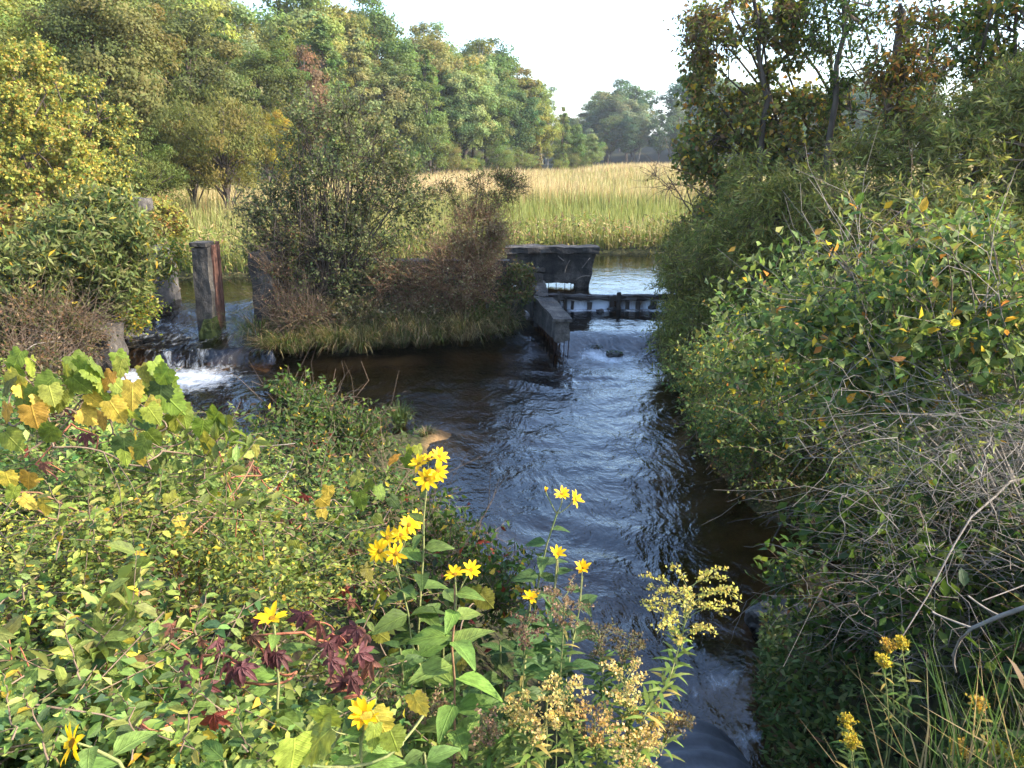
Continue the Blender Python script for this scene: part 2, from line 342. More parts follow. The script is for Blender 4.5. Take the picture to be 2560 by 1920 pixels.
# ------------------------------------------------------------------ water: one sheet that follows pool, chute, weir and pond
wx = axis([(-12, -8, .2), (-8, 4.6, .08), (4.6, 13.2, .2)]); wy = axis([(2.2, 13.2, .08), (13.2, 13.9, .03), (13.9, 16.9, .065), (16.9, 17.4, .03), (17.4, 27, .12)])
X, Y = np.meshgrid(wx, wy)
ch = ((X < -4.3) & (X > -8)).astype(float)
lip = 13.42 + .08 * np.sin(X * 2.3) + .05 * np.sin(X * 6.1)
zch = .25 * sst(lip - .12, lip + .08, Y) + .35 * sst(13.5, 16.6, Y)
weiry = 17.20 + .03 * np.sin(X * 5)
zrt = .30 * sst(13.3, 14.9, Y) + .30 * sst(weiry - .07, weiry + .05, Y)
Zw = np.where(ch > 0, zch, zrt)
rr = np.random.default_rng(4)
rip = np.zeros_like(X)
wxp = X + .35 * np.sin(.9 * Y + .4 * X) + .15 * np.sin(2.1 * X); wyp = Y + .3 * np.sin(1.1 * X) + .15 * np.sin(1.9 * Y + X)
for k in range(26):
    an = rr.normal(math.pi / 2, .75); f = rr.uniform(3, 17); rip += np.sin(f * (wxp * math.cos(an) + wyp * math.sin(an)) + rr.uniform(0, 6.28)) * .9 / f
rough = .35 + .65 * np.exp(-((Y - 13.2) / 1.6) ** 2) * (X > -.3) + 1.3 * ((Y > 13.3) & (Y < 16.2)) * ch + .5 * np.exp(-((Y - 12.6) / 1.0) ** 2) * np.exp(-((X + 6) / 1.4) ** 2)
mid = np.exp(-((X - .9) / 1.4) ** 2) * sst(4, 6, Y) * sst(14, 12, Y)
rough = rough + .45 * mid + .35 * np.exp(-((X + 2.5) / 2.2) ** 2) * sst(8, 10, Y) * sst(14, 13, Y)
rough = np.where(Y > 17.3, .10 + .5 * ch * sst(18.6, 16.5, Y), rough)
rough = rough + 1.2 * sst(4.6, 3.8, Y)
rough = np.where((Y > 14.9) & (Y < 17.1) & (ch < 1), .16 + .3 * np.exp(-((Y - 16.9) / .4) ** 2), rough)
Zw = Zw + rip * .020 * rough * np.where(Y > 17.3, .3, 1)
Zw = Zw - .25 * sst(4.2, 2.9, Y) * (X > 0)
fo = np.zeros_like(X)
fo += .68 * ch * np.exp(-((Y - 12.4) / .9) ** 2) * np.exp(-((X + 5.85) / 1.25) ** 4)
fo += .05 * ch * np.exp(-((Y - 13.36) / .10) ** 2)
fo += .36 * ch * np.exp(-((Y - 14.7) / .9) ** 2)
fo += (ch < 1) * (.95 * np.exp(-((Y - 17.16) / .10) ** 2) + .62 * np.exp(-((Y - 16.90) / .18) ** 2)) * (.75 + .5 * np.sin(X * 7.3) * np.sin(X * 3.1 + 1)) * (X > .3)
fo += .22 * np.exp(-((Y - 13.7) / .5) ** 2) * np.exp(-((X - 1.8) / .9) ** 2)
fo += .40 * np.exp(-((Y - 3.95 - .35 * (X - 1)) / .10) ** 2) * (X > .4) + .30 * np.exp(-((Y - 4.5 - .3 * (X - 1)) / .18) ** 2) * (X > 1.0)
for sx_, sy_ in ((1.5, 14.05), (1.82, 13.75)):
    fo += .42 * np.exp(-(((X - sx_) / .30) ** 2 + ((Y - sy_ + .18) / .22) ** 2))
ni, nj = X.shape
ii, jj = np.meshgrid(np.arange(ni - 1), np.arange(nj - 1), indexing='ij'); q = ii * nj + jj
WF = np.stack([q, q + 1, q + nj + 1, q + nj], -1).reshape(-1, 4)
wc = np.stack([np.clip(fo, 0, 1).ravel(), np.clip(.12 + .36 * rough, 0, 1).ravel(), np.clip((Zw - ground(X, Y)) / .36, 0, 1).ravel()], 1)
wo = link('stream_water', raw_mesh('stream_water', np.stack([X, Y, Zw], -1).reshape(-1, 3), WF, wc, M_WATER)); tag(wo, kind='structure')

# ------------------------------------------------------------------ concrete and other built things
def hexa(name, c8, mat, parent, cuts=7, amp=.015, freq=3.0, seed=0, jag=0.0, bev=0):
    """rough block from eight corners (x-y order bottom: 00,10,11,01 then top); jag ragged underside"""
    bm = bmesh.new(); bmesh.ops.create_cube(bm, size=1)
    bmesh.ops.subdivide_edges(bm, edges=bm.edges[:], cuts=cuts, use_grid_fill=True)
    c8 = [Vector(c) for c in c8]; off = Vector(parent.location) if parent is not None else Vector()
    for v in bm.verts:
        a, b, t = v.co.x + .5, v.co.y + .5, v.co.z + .5
        lo = c8[0] * (1 - a) * (1 - b) + c8[1] * a * (1 - b) + c8[2] * a * b + c8[3] * (1 - a) * b
        hi = c8[4] * (1 - a) * (1 - b) + c8[5] * a * (1 - b) + c8[6] * a * b + c8[7] * (1 - a) * b
        p = lo.lerp(hi, t)
        nn = mnoise.noise_vector(p * freq + Vector((seed, 0, 0))) * amp + mnoise.noise_vector(p * freq * 4 + Vector((seed, 3, 0))) * amp * .5
        p = p + nn
        if jag and t < .35:
            p.z += jag * (1 - t / .35) * (mnoise.noise(Vector((p.x * 5 + seed, p.y * 5, 0))) + .35)
        v.co = p - off
    me = bpy.data.meshes.new(name); bm.to_mesh(me); bm.free(); me.materials.append(mat); me.shade_flat()
    return link(name, me, parent)

def box8(x0, x1, y0, y1, z0, z1, dx=0, dy=0):
    return [(x0, y0, z0), (x1, y0, z0), (x1, y1, z0), (x0, y1, z0), (x0 + dx, y0 + dy, z1), (x1 + dx, y0 + dy, z1), (x1 + dx, y1 + dy, z1), (x0 + dx, y1 + dy, z1)]

def rod(name, a, b, r, mat, parent, sides=6, bow=0.0, rng=None, k=5):
    P = bez(np.array([a]), np.array([b]), k, rng, bow)
    V, F = tubes(P, np.full((1, k), r), sides)
    return child(name, V, F, None, mat, parent)

rng = np.random.default_rng(11)
# pier in the spillway
pf = px(500, 838, y=14.3)
pier = empty('concrete_pier', (pf[0], 14.5, .3), 'weathered concrete pier standing in the left spillway channel', 'pier')
xl = px(482, 700, y=14.3)[0]; xr = px(513, 700, y=14.3)[0]
hexa('pier_shaft', box8(xl - .05, xr + .02, 14.35, 14.75, .25, 1.98, .05, .03), M_CONC, pier, 9, .03, 2.5, 1)
hexa('pier_cap', box8(xl - .02, xr + .05, 14.36, 14.78, 1.985, 2.06), M_CONC, pier, 5, .012, 4, 2)
hexa('pier_toe', [(xl + .02, 14.1, .12), (xr + .05, 14.15, .12), (xr + .1, 14.6, .12), (xl - .02, 14.6, .12), (xl + .1, 14.28, .62), (xr + .03, 14.28, .62), (xr + .06, 14.5, .7), (xl + .02, 14.5, .7)], M_MOSS, pier, 7, .04, 4, 3)
hexa('rusty_stoplog_guide', box8(xr + .025, xr + .06, 14.55, 14.74, .35, 2.0, .05), M_RUST, pier, 5, .008, 5, 4)
hexa('steel_flange', box8(xr + .03, xr + .085, 14.77, 14.86, .35, 2.05, .05), M_RUST, pier, 5, .006, 5, 5)

# left abutment beneath the bushes
ab = empty('overgrown_abutment', (-7.6, 14.5, .6), 'pale concrete abutment almost hidden by bushes left of the spillway', 'abutment')
hexa('abutment_wall', box8(-8.0, -7.3, 13.0, 16.8, .1, 1.75), M_CONC, ab, 9, .04, 2, 7)
a0 = px(168, 500, y=14.6); a1 = px(338, 502, y=14.6)
hexa('abutment_coping', box8(a0[0], a1[0], 14.4, 15.3, a0[2] - .22, a0[2] + .01), M_CONC, ab, 7, .03, 3, 8)
hexa('abutment_core', box8(a0[0] + .2, -7.5, 14.7, 15.2, 1.7, a0[2] - .22), M_CONC, ab, 5, .03, 3, 9)
hexa('lower_block', box8(px(205, 800, y=12.6)[0], px(262, 800, y=12.6)[0], 12.6, 13.2, .1, .8), M_CONC, ab, 6, .05, 3, 10)
# right cheek wall of the spillway, on the island
ck = empty('spillway_cheek_wall', (-4.7, 15.6, .6), 'dark concrete cheek wall behind twigs on the island side of the spillway', 'wall')
hexa('cheek_wall', box8(-4.98, -4.55, 14.6, 17.2, .2, px(655, 632, y=14.7)[2]), M_CONC, ck, 8, .04, 2.5, 12)
hexa('crest_wall', box8(-4.54, -.05, 16.85, 17.25, .3, px(1000, 652, y=16.9)[2]), M_CONC, ck, 8, .03, 2.5, 13)

# dam wall with undermined foot
p0 = px(1290, 617, y=18.2); p1 = px(1488, 620, y=18.2)
zt = p0[2]; zb = px(1400, 712, y=18.2)[2]
dw = empty('undermined_dam_wall', ((p0[0] + p1[0]) / 2, 18.4, .7), 'dark concrete dam wall with a ragged undercut foot hanging over the pond', 'wall')
wall = hexa('wall_panel', [(p0[0] - .2, 18.2, zb), (p1[0] - .12, 18.2, zb + .02), (p1[0] - .1, 18.6, zb), (p0[0] - .2, 18.6, zb), (p0[0] - .2, 18.15, zt - .14), (p1[0] + .02, 18.15, zt - .14), (p1[0] + .02, 18.6, zt - .14), (p0[0] - .2, 18.6, zt - .14)], M_CONC, dw, 14, .035, 3, 14, jag=.07)
hexa('wall_cap', box8(p0[0] - .25, p1[0] + .09, 18.07, 18.65, zt - .138, zt), M_CONC, dw, 12, .035, 4, 15)
hexa('wall_foot', [(p1[0] - .42, 18.25, .5), (p1[0] - .16, 18.25, .5), (p1[0] - .16, 18.55, .5), (p1[0] - .42, 18.55, .5), (p1[0] - .5, 18.23, zb + .1), (p1[0] - .1, 18.23, zb + .1), (p1[0] - .1, 18.57, zb + .1), (p1[0] - .5, 18.57, zb + .1)], M_CONC, dw, 6, .03, 4, 16)
for u in (1372, 1390, 1412, 1428, 1440):
    t = px(u, 690, y=18.4); rod('reinforcing_bar', (t[0], 18.4, zb + .15), (t[0] + rng.normal(0, .01), 18.4, .45), .009, M_DARKROD, dw)
# dead roots clinging on the wall face
for a, b in (((1412, 682), (1425, 650)), ((1455, 670), (1475, 645)), ((1395, 640), (1410, 652)), ((1440, 700), (1475, 690))):
    A = px(*a, y=18.09); B = px(*b, y=18.09)
    rod('clinging_root', A, B, .012, M_DEAD, dw, 4, .12, rng)

# stepped wing wall
def seg(ua, va, ya, ub, vb, yb):
    return px(ua, va, y=ya), px(ub, vb, y=yb)
WW = empty('stepped_wing_wall', (.7, 15, .2), 'stepped concrete wing wall running down to the stream with bars showing below', 'wall')
E0l, E0r = px(1389, 795, y=13.7), px(1425, 796, y=13.7)          # near end, top edge
E1l, E1r = px(1338, 738, y=15.2), px(1378, 745, y=15.2)
E2l, E2r = px(1335, 706, y=15.5), px(1362, 708, y=15.6)
E3l, E3r = px(1300, 660, y=16.9), px(1342, 678, y=16.6)
def down(p, z): return (p[0], p[1], z)
hexa('lower_wall', [down(E0l, .36), down(E0r, .34), down(E1r, .36), down(E1l, .40), down(E0l, E0l[2] - .06), down(E0r, E0r[2] - .06), down(E1r, E1r[2] - .06), down(E1l, E1l[2] - .06)], M_CONC, WW, 10, .03, 3.5, 20, jag=.06)
capx = .05
hexa('sloping_cap', [(E0l[0] - capx, E0l[1] - .06, E0l[2] - .058), (E0r[0] + capx, E0r[1] - .06, E0r[2] - .058), (E1r[0] + capx, E1r[1], E1r[2] - .058), (E1l[0] - capx, E1l[1], E1l[2] - .058),
                     (E0l[0] - capx, E0l[1] - .06, E0l[2]), (E0r[0] + capx, E0r[1] - .06, E0r[2]), (E1r[0] + capx, E1r[1], E1r[2]), (E1l[0] - capx, E1l[1], E1l[2])], M_CONC, WW, 8, .022, 4, 21)
hexa('middle_wall', [down(E1l, .3), down(E1r, .3), down(E2r + np.array([0, .5, 0]), .3), down(E2l + np.array([0, .5, 0]), .3), E1l + np.array([0, .06, .02]), E1r + np.array([-.03, .06, .02]), E2r + np.array([0, .5, 0]), E2l + np.array([0, .5, 0])], M_CONC, WW, 8, .06, 3, 22, jag=.1)
hexa('upper_wall', [down(E2l + np.array([0, .3, 0]), .35), down(E2r + np.array([-.02, .3, 0]), .35), down(E3r, .4), down(E3l, .4), E2l + np.array([0, .3, .16]), E2r + np.array([-.02, .3, .14]), down(E3r, E3r[2] - .08), down(E3l, E3l[2] - .08)], M_CONC, WW, 8, .04, 3, 23)
hexa('upper_cap', [E2l + np.array([-.03, .42, .165]), E2r + np.array([.03, .42, .145]), down(E3r + np.array([.04, 0, 0]), E3r[2] - .078), down(E3l - np.array([.04, 0, 0]), E3l[2] - .078), E2l + np.array([-.03, .42, .25]), E2r + np.array([.03, .42, .23]), down(E3r + np.array([.04, 0, 0]), E3r[2] + .02), down(E3l - np.array([.04, 0, 0]), E3l[2] + .02)], M_CONC, WW, 8, .025, 4, 24)
for k in range(13):
    t = k / 12; p = E0l * (1 - t) + E1l * t
    rod('reinforcing_bar', (p[0] + .05 + rng.normal(0, .01), p[1] + .08, .45), (p[0] + .04 + rng.normal(0, .02), p[1] + .05, -.05), .009, M_DARKROD, WW)
for k in range(4):
    p = E0l * (1 - k / 3.) + E0r * (k / 3.)
    rod('reinforcing_bar', (p[0], p[1] + .1, .45), (p[0] + rng.normal(0, .02), p[1] + .05, -.15), .010, M_DARKROD, WW)

# weir of stones and old boards
we = empty('low_weir', (2.2, 17.2, .2), 'low weir of dark jagged boards with water spilling through gaps', 'weir')
hexa('sill_log', box8(.72, 4.2, 17.07, 17.2, .50, .615), M_WETWOOD, we, 16, .05, 7, 30)
x = .75
k = 0
while x < 4.15:
    wdt = rng.uniform(.03, .11); h = rng.uniform(.42, .62); h += .12 * (rng.random() < .2)
    if rng.random() < .5:
        hexa('board', box8(x, x + wdt, 17.05 + rng.uniform(-.03, .03), 17.15, .12, h, rng.normal(0, .015), rng.normal(0, .02)), M_WETWOOD, we, 3, .025, 6, 40 + k)
    x += wdt + rng.uniform(-.01, .13); k += 1
# stones
def stone(p, r, label, mat=M_STONE, moss=True, seed=0, group=None):
    o = empty('stone', (p[0], p[1], p[2] - r[2] * .5), label, 'stone', group)
    bm = bmesh.new(); bmesh.ops.create_icosphere(bm, subdivisions=4 if r[0] > .15 else 3, radius=1)
    for v in bm.verts:
        n = 1 + .35 * mnoise.noise(v.co * 1.6 + Vector((seed, 0, 0))) + .14 * mnoise.noise(v.co * 4 + Vector((seed, 0, 0))) + .05 * mnoise.noise(v.co * 11)
        v.co = Vector((v.co.x * r[0] * n, v.co.y * r[1] * n, v.co.z * r[2] * n + r[2] * .5))
    me = bpy.data.meshes.new('rock'); bm.to_mesh(me); bm.free(); me.materials.append(mat); link('rock', me, o)
    if moss:
        rg = np.random.default_rng(seed); n = 110
        th = rg.uniform(0, 6.28, n); rad = np.sqrt(rg.random(n)) * .7
        P = np.stack([np.cos(th) * rad * r[0], np.sin(th) * rad * r[1], r[2] * (.5 + np.sqrt(np.maximum(1 - rad ** 2, 0)) * .95)], 1)
        D = nrm(np.stack([np.cos(th), np.sin(th), rg.uniform(.2, 1.2, n)], 1)); N = rg.normal(0, 1, (n, 3))
        V, F, C = leafgeo(LANCE, P, D, N, rg.uniform(.025, .055, n), np.full(n, .010), palette(rg, [(3, (.04, .075, .012)), (1, (.09, .11, .02))], n))
        mo = link('moss_tuft', raw_mesh('moss_tuft', V, F, C, M_BLADE), o); mo['kind'] = 'stuff'
    return o
stone(px(1487, 880, z=.04), (.2, .15, .12), 'mossy dark stone nearer the wing wall in the rapids', seed=1)
stone(px(1535, 892, z=.03), (.19, .14, .10), 'low mossy dark stone right of its neighbour in the rapids', seed=2)
stone(px(1500, 778, z=.31), (.10, .08, .05), 'small wet stone, leftmost of those below the weir', moss=False, seed=3)
stone(px(1530, 772, z=.31), (.11, .08, .06), 'small wet stone, second from left below the weir', moss=False, seed=4)
stone(px(1546, 769, z=.31), (.09, .08, .05), 'small wet stone, third from left below the weir', moss=False, seed=5)
st = stone(px(1630, 771, z=.31), (.10, .09, .09), 'small dark stone with an upright stub at the right of the weir', moss=False, seed=6)
rod('stub', np.array(st.location) + np.array([-.02, 0, .05]), np.array(st.location) + np.array([-.03, 0, .26]), .018, M_WETWOOD, st)
stone(px(1960, 1560, z=.02), (.26, .2, .2), 'large wet boulder with green moss beside the culvert mouth', seed=7)
stone(px(2010, 1640, z=.02), (.24, .2, .16), 'wet boulder behind leaves right of the culvert mouth', moss=False, seed=8)
stone(px(1800, 1640, z=-.12), (.2, .14, .10), 'submerged dark stone breaking the current above the culvert', moss=False, seed=9)
stone(px(1740, 1600, z=-.12), (.16, .12, .09), 'submerged dark stone left of the current above the culvert', moss=False, seed=10)
for k in range(7):
    u = 1318 + k * 11 + rng.normal(0, 3); v = 815 + k * 11
    stone(px(u, v, z=.02), (.09 + .05 * rng.random(), .08, .07), f'small dark stone under the wing wall bars, {["first","second","third","fourth","fifth","sixth","seventh"][k]} from the back', moss=False, seed=20 + k, group='stones under the wing wall')

# culvert
cu = empty('culvert_pipe', (1.1, 2.4, .3), 'grey galvanised culvert pipe end jutting from the bank', 'culvert')
ax0 = np.array([1.28, 1.55, .12]); ax1 = np.array([.78, 3.55, .10]); dv = ax1 - ax0; Lc = np.linalg.norm(dv); dv = dv / Lc
sx = nrm(np.cross(dv, [0, 0, 1.])); ux = np.cross(sx, dv)
na, nl = 40, 90; th = np.linspace(0, 2 * math.pi, na + 1)
V = []
for i in range(nl + 1):
    for j in range(na + 1):
        t = i / nl; cut = .30 * (1 - math.sin(th[j])) * .5
        s_ = t * (Lc - cut)
        r_ = .56 + .014 * math.sin(s_ * 2 * math.pi / .13)
        V.append(ax0 + dv * s_ + sx * math.cos(th[j]) * r_ + ux * math.sin(th[j]) * r_)
V = np.array(V); q = (np.arange(nl)[:, None] * (na + 1) + np.arange(na)[None]).ravel()
F = np.stack([q, q + 1, q + na + 2, q + na + 1], 1)
child('pipe_shell', V, F, None, M_METAL, cu)
for sb in (Lc * .45, Lc * .72):
    P = np.array([[ax0 + dv * sb + (sx * math.cos(a) + ux * math.sin(a)) *   .582 for a in np.linspace(0, 2 * math.pi, 33)]])
    V, F = tubes(P, np.full((1, 33), .012), 4); child('joint_band', V, F, None, M_RUST, cu)

# ------------------------------------------------------------------ plants
GRN = (.055, .095, .016); LGR = (.11, .165, .028); YGR = (.20, .22, .03); OLV = (.105, .105, .024); DGR = (.028, .05, .012)
YEL = (.46, .32, .035); ORA = (.42, .20, .05); RED = (.28, .05, .03); MAR = (.10, .028, .035); TAN = (.34, .235, .11); BRN = (.13, .075, .035); RBR = (.115, .05, .034)
BLG = (.05, .085, .03)

TEMPL = {}
def tmesh(key, tm, mat):
    if key not in TEMPL:
        TEMPL[key] = raw_mesh(key, tm[0], tm[1], np.ones((len(tm[0]), 3)), mat)
    return TEMPL[key]

def place_leaf(name, me, P, D, N, L, W, C, parent):
    """one leaf object sharing a mesh whose blade runs along +x from 0 to 1"""
    o = bpy.data.objects.new(name, me); COL.objects.link(o); o.parent = parent
    D = np.asarray(D, float); D = D / np.linalg.norm(D); s = np.cross(N, D); s = s / max(np.linalg.norm(s), 1e-6); u = np.cross(D, s)
    off = np.asarray(P) - np.array(parent.location)
    o.matrix_basis = Matrix(((D[0] * L, s[0] * W, u[0] * L, off[0]), (D[1] * L, s[1] * W, u[1] * L, off[1]), (D[2] * L, s[2] * W, u[2] * L, off[2]), (0, 0, 0, 1)))
    o.color = (float(C[0]), float(C[1]), float(C[2]), 1)
    return o

def near_first(P, n, rng):
    """indices of the n leaves nearest the camera side of the plant (they show largest)"""
    d = np.linalg.norm(P - np.array([0, 0, CAMZ]), axis=1) * (1 + rng.normal(0, .04, len(P)))
    return np.argsort(d)[:n]

def hull_twigs(rng, c, r, n, tl, clump=12, zmin=None, inner=.45, spread=.32, up=.35):
    c = np.array(c, float); r = np.array(r, float)
    K = max(3, n // clump)
    d = nrm(rng.normal(0, 1, (K, 3))); rad = rng.uniform(inner, 1, (K, 1)) ** .7
    cc = c + d * rad * r * .82
    idx = rng.integers(0, K, n)
    st = cc[idx] + rng.normal(0, .18, (n, 3)) * r * spread
    out = nrm(nrm((st - c) / r) * .8 + rng.normal(0, .75, (n, 3)) + np.array([0, 0, up]))
    e = st + out * rng.uniform(tl[0], tl[1], (n, 1))
    if zmin is not None: e[:, 2] = np.maximum(e[:, 2], zmin + rng.uniform(0, .1, n)); st[:, 2] = np.maximum(st[:, 2], zmin)
    return cc, st, e

def plant(name, label, cat, base, hulls, seed, pal, L=(.04, .06), W=.5, tm=OVAL, tl=(.25, .5), per=9, nst=5, sr=.02, bark=M_TWIG, twigmat=None, mat=M_LEAF, nobj=0, group=None,
          zmin=None, droop=0.0, bare=0, clump=12, upn=.6, tr=.0035, up=.35, inner=.45, leafname='leaf', stems=None, pale=None, flat=.9):
    rng = np.random.default_rng(seed); base = np.array(base, float)
    root = empty(name, base, label, cat, group)
    LP, LD, TP = [], [], []
    sp = []
    for hi, (c, r, n) in enumerate(hulls):
        c = np.array(c, float); r = np.array(r, float)
        cc, a, b = hull_twigs(rng, c, r, n, tl, clump, zmin, inner, up=up)
        # stems
        m = max(2, nst if hi == 0 else nst // 2)
        tips = c + nrm(rng.normal(0, 1, (m, 3)) + np.array([0, 0, .6])) * r * rng.uniform(.3, .85, (m, 1))
        b0 = base + rng.normal(0, 1, (m, 3)) * np.array([.12, .12, 0]) * max(.3, r[0] * .4)
        S_ = bez(b0, tips, 8, rng, .07, .05)
        S_ += rng.normal(0, .012, S_.shape) * np.linspace(0, 1, 8)[None, :, None] * r.max()
        sp.append(S_)
        allp = S_.reshape(-1, 3)
        near = np.argmin(((cc[:, None] - allp[None]) ** 2).sum(2) + (cc[:, None, 2] - allp[None, :, 2] < 0) * .5, 1)
        B_ = bez(allp[near], cc, 4, rng, .06, .04)
        TP.append((B_, np.tile(np.linspace(sr * .35, tr * 1.1, 4), (len(B_), 1))))
        T_ = bez(a, b, 4, rng, .10); T_[:, 3, 2] -= droop * np.linalg.norm(b - a, axis=1)
        T_[:, 2, 2] -= droop * .4 * np.linalg.norm(b - a, axis=1)
        sh = T_[::2] if per >= 11 else T_
        TP.append((sh, np.tile(np.array([1, .8, .6, .35]) * tr, (len(sh), 1))))
        if per > 0:
            k = per; t = (np.arange(k) + rng.uniform(.2, 1, (len(T_), k))) / k; t = np.clip(t, 0, .999) * 3
            i0 = t.astype(int); f = (t - i0)[..., None]; rows = np.arange(len(T_))[:, None]
            P = T_[rows, i0] * (1 - f) + T_[rows, i0 + 1] * f
            D = nrm(T_[rows, i0 + 1] - T_[rows, i0])
            side = nrm(np.cross(D, rng.normal(0, 1, D.shape)))
            D = nrm(D * rng.uniform(.1, .9, D.shape[:2] + (1,)) + side + np.array([0, 0, -droop]))
            LP.append(P.reshape(-1, 3)); LD.append(D.reshape(-1, 3))
        if bare:
            nb = int(bare * n); cb, a2, b2 = hull_twigs(rng, c, r * 1.03, nb, (tl[0] * 1.3, tl[1] * 1.9), clump, zmin)
            TP.append((bez(a2, b2, 4, rng, .12), np.tile(np.array([1, .8, .6, .4]) * tr, (nb, 1))))
    if stems is not None: sp = [np.array(stems)]
    for S_ in sp:
        for s1 in S_:
            k = len(s1); V, F = tubes(s1[None], np.linspace(sr, sr * .3, k)[None], 6); child('stem', V, F, None, bark, root)
    vs, fs, o = [], [], 0
    for P, r_ in TP:
        V, F = tubes(P, r_, 3); vs.append(V); fs.append(F + o); o += len(V)
    child('twigs', np.concatenate(vs), np.concatenate(fs), None, twigmat or bark, root, 'stuff')
    if LP:
        P = np.concatenate(LP); D = np.concatenate(LD); n = len(P)
        N = nrm(rng.normal(0, flat, (n, 3)) + np.array([.15, -.25, upn]))
        l_ = rng.uniform(L[0], L[1], n); C = palette(rng, pal, n)
        sel = near_first(P, nobj, rng) if nobj else np.array([], int)
        keep = np.ones(n, bool); keep[sel] = False
        me = tmesh('veined_' + str(id(tm)), tm, M_VEIN) if nobj else None
        for i in sel: place_leaf(leafname, me, P[i], D[i], N[i], l_[i], l_[i] * W, C[i], root)
        V, F, Cc = leafgeo(OV4 if tm is OVAL else tm, P[keep], D[keep], N[keep], l_[keep], l_[keep] * W, C[keep])
        child('foliage', V, F, Cc, mat, root, 'stuff')
    return root

# ------------------------------------------------------------------ forest trees: a few built trees, copied one by one
def tree_parts(kind, seed):
    rng = np.random.default_rng(seed)
    if kind == 'round':   H, c, r, K, per, L, wd = 11, (0, 0, 6.6), (3.3, 3.3, 4.3), 110, 120, .23, .7
    elif kind == 'leafy': H, c, r, K, per, L, wd = 11, (0, 0, 6.4), (3.3, 3.3, 4.4), 130, 210, .15, .7
    elif kind == 'open':  H, c, r, K, per, L, wd = 11, (0, 0, 6.6), (3.0, 3.0, 4.2), 46, 44, .26, .6
    elif kind == 'tall':  H, c, r, K, per, L, wd = 13, (0, 0, 7.6), (2.3, 2.3, 5.3), 100, 120, .21, .7
    elif kind == 'cedar': H, c, r, K, per, L, wd = 9, (0, 0, 4.4), (1.7, 1.7, 4.5), 120, 95, .21, .42
    else:                 H, c, r, K, per, L, wd = 6, (0, 0, 3.7), (2.6, 2.6, 2.2), 90, 110, .20, .28
    c = np.array(c); r = np.array(r)
    d = nrm(rng.normal(0, 1, (K, 3))); rad = rng.uniform(.25, 1, (K, 1)) ** .5
    cc = c + d * rad * r * .84
    if kind == 'cedar':
        zz = rng.uniform(.15, 1, K) ** 1.1 * H; rr_ = (1 - zz / H) ** .75 * 1.9 + .12; an = rng.uniform(0, 6.28, K); q = np.sqrt(rng.uniform(.15, 1, K))
        cc = np.stack([np.cos(an) * rr_ * q, np.sin(an) * rr_ * q, zz], 1)
    else:
        bump = 1 + .22 * np.sin(3 * np.arctan2(d[:, 1], d[:, 0]) + seed) * (d[:, 2] > -.5)
        cc[:, :2] *= bump[:, None]; cc[:, 2] += rng.normal(0, .35, K)
    cs = rng.uniform(.75, 1.35, K) * (.55 if kind == 'cedar' else .62 if kind == 'willow' else .72)
    if kind == 'cedar': cs = cs * np.clip(.35 + .75 * (1 - cc[:, 2] / H), .3, 1)
    n = K * per; idx = np.repeat(np.arange(K), per)
    off = nrm(rng.normal(0, 1, (n, 3))) * rng.uniform(.3, 1, (n, 1)) ** .6 * cs[idx][:, None] * np.array([1, 1, .62])
    P = cc[idx] + off
    outw = nrm(cc - c)[idx]
    N = nrm(nrm(off) * .7 + outw * .5 + rng.normal(0, .45, (n, 3)) + np.array([0, 0, .45]))
    D = np.cross(N, rng.normal(0, 1, (n, 3)))
    if kind in ('willow',): D = D + np.array([0, 0, -.8]) * np.linalg.norm(D, axis=1, keepdims=True)
    if kind == 'cedar': D = D + np.array([0, 0, .5]) * np.linalg.norm(D, axis=1, keepdims=True)
    l_ = L * rng.uniform(.6, 1.25, n)
    tint = (1 + rng.normal(0, .11, K))[idx][:, None] * (1 + np.stack([rng.normal(0, .12, K), rng.normal(0, .05, K), np.zeros(K)], 1)[idx])
    C = np.clip(tint * (1 + rng.normal(0, .11, (n, 1))), .2, 2.2)
    V, F, Cc = leafgeo(DIAM, P, D, N, l_, l_ * wd, C)
    crown = raw_mesh(kind + '_crown', V, F, Cc, M_FAR)
    # trunk and limbs
    tr = bez(np.array([[0, 0, -.6]]), np.array([[rng.normal(0, .3), rng.normal(0, .3), H * .86]]), 8, rng, .02)
    rd = np.linspace(.17 if H > 8 else .12, .03, 8)[None]
    V1, F1 = tubes(tr, rd, 6)
    m = min(K, 34); pick = rng.choice(K, m, False); zz = np.clip((cc[pick, 2] - .9) / (H * .86) * .85, .12, .95) * 7
    i0 = zz.astype(int); f = (zz - i0)[:, None]; s0 = tr[0][i0] * (1 - f) + tr[0][np.minimum(i0 + 1, 7)] * f
    br = bez(s0, cc[pick], 5, rng, .05, .04); V2, F2 = tubes(br, np.tile(np.linspace(.055, .012, 5), (m, 1)), 4)
    V = np.concatenate([V1, V2]); F = np.concatenate([F1, F2 + len(V1)])
    return crown, raw_mesh(kind + '_trunk', V, F, None, M_PALEBARK if kind == 'tall' else M_BARK), H
KINDS = {}
for kd, ns in (('round', 4), ('tall', 3), ('cedar', 2), ('willow', 2), ('open', 2), ('leafy', 2)):
    KINDS[kd] = [tree_parts(kd, 100 + 7 * i + len(kd)) for i in range(ns)]

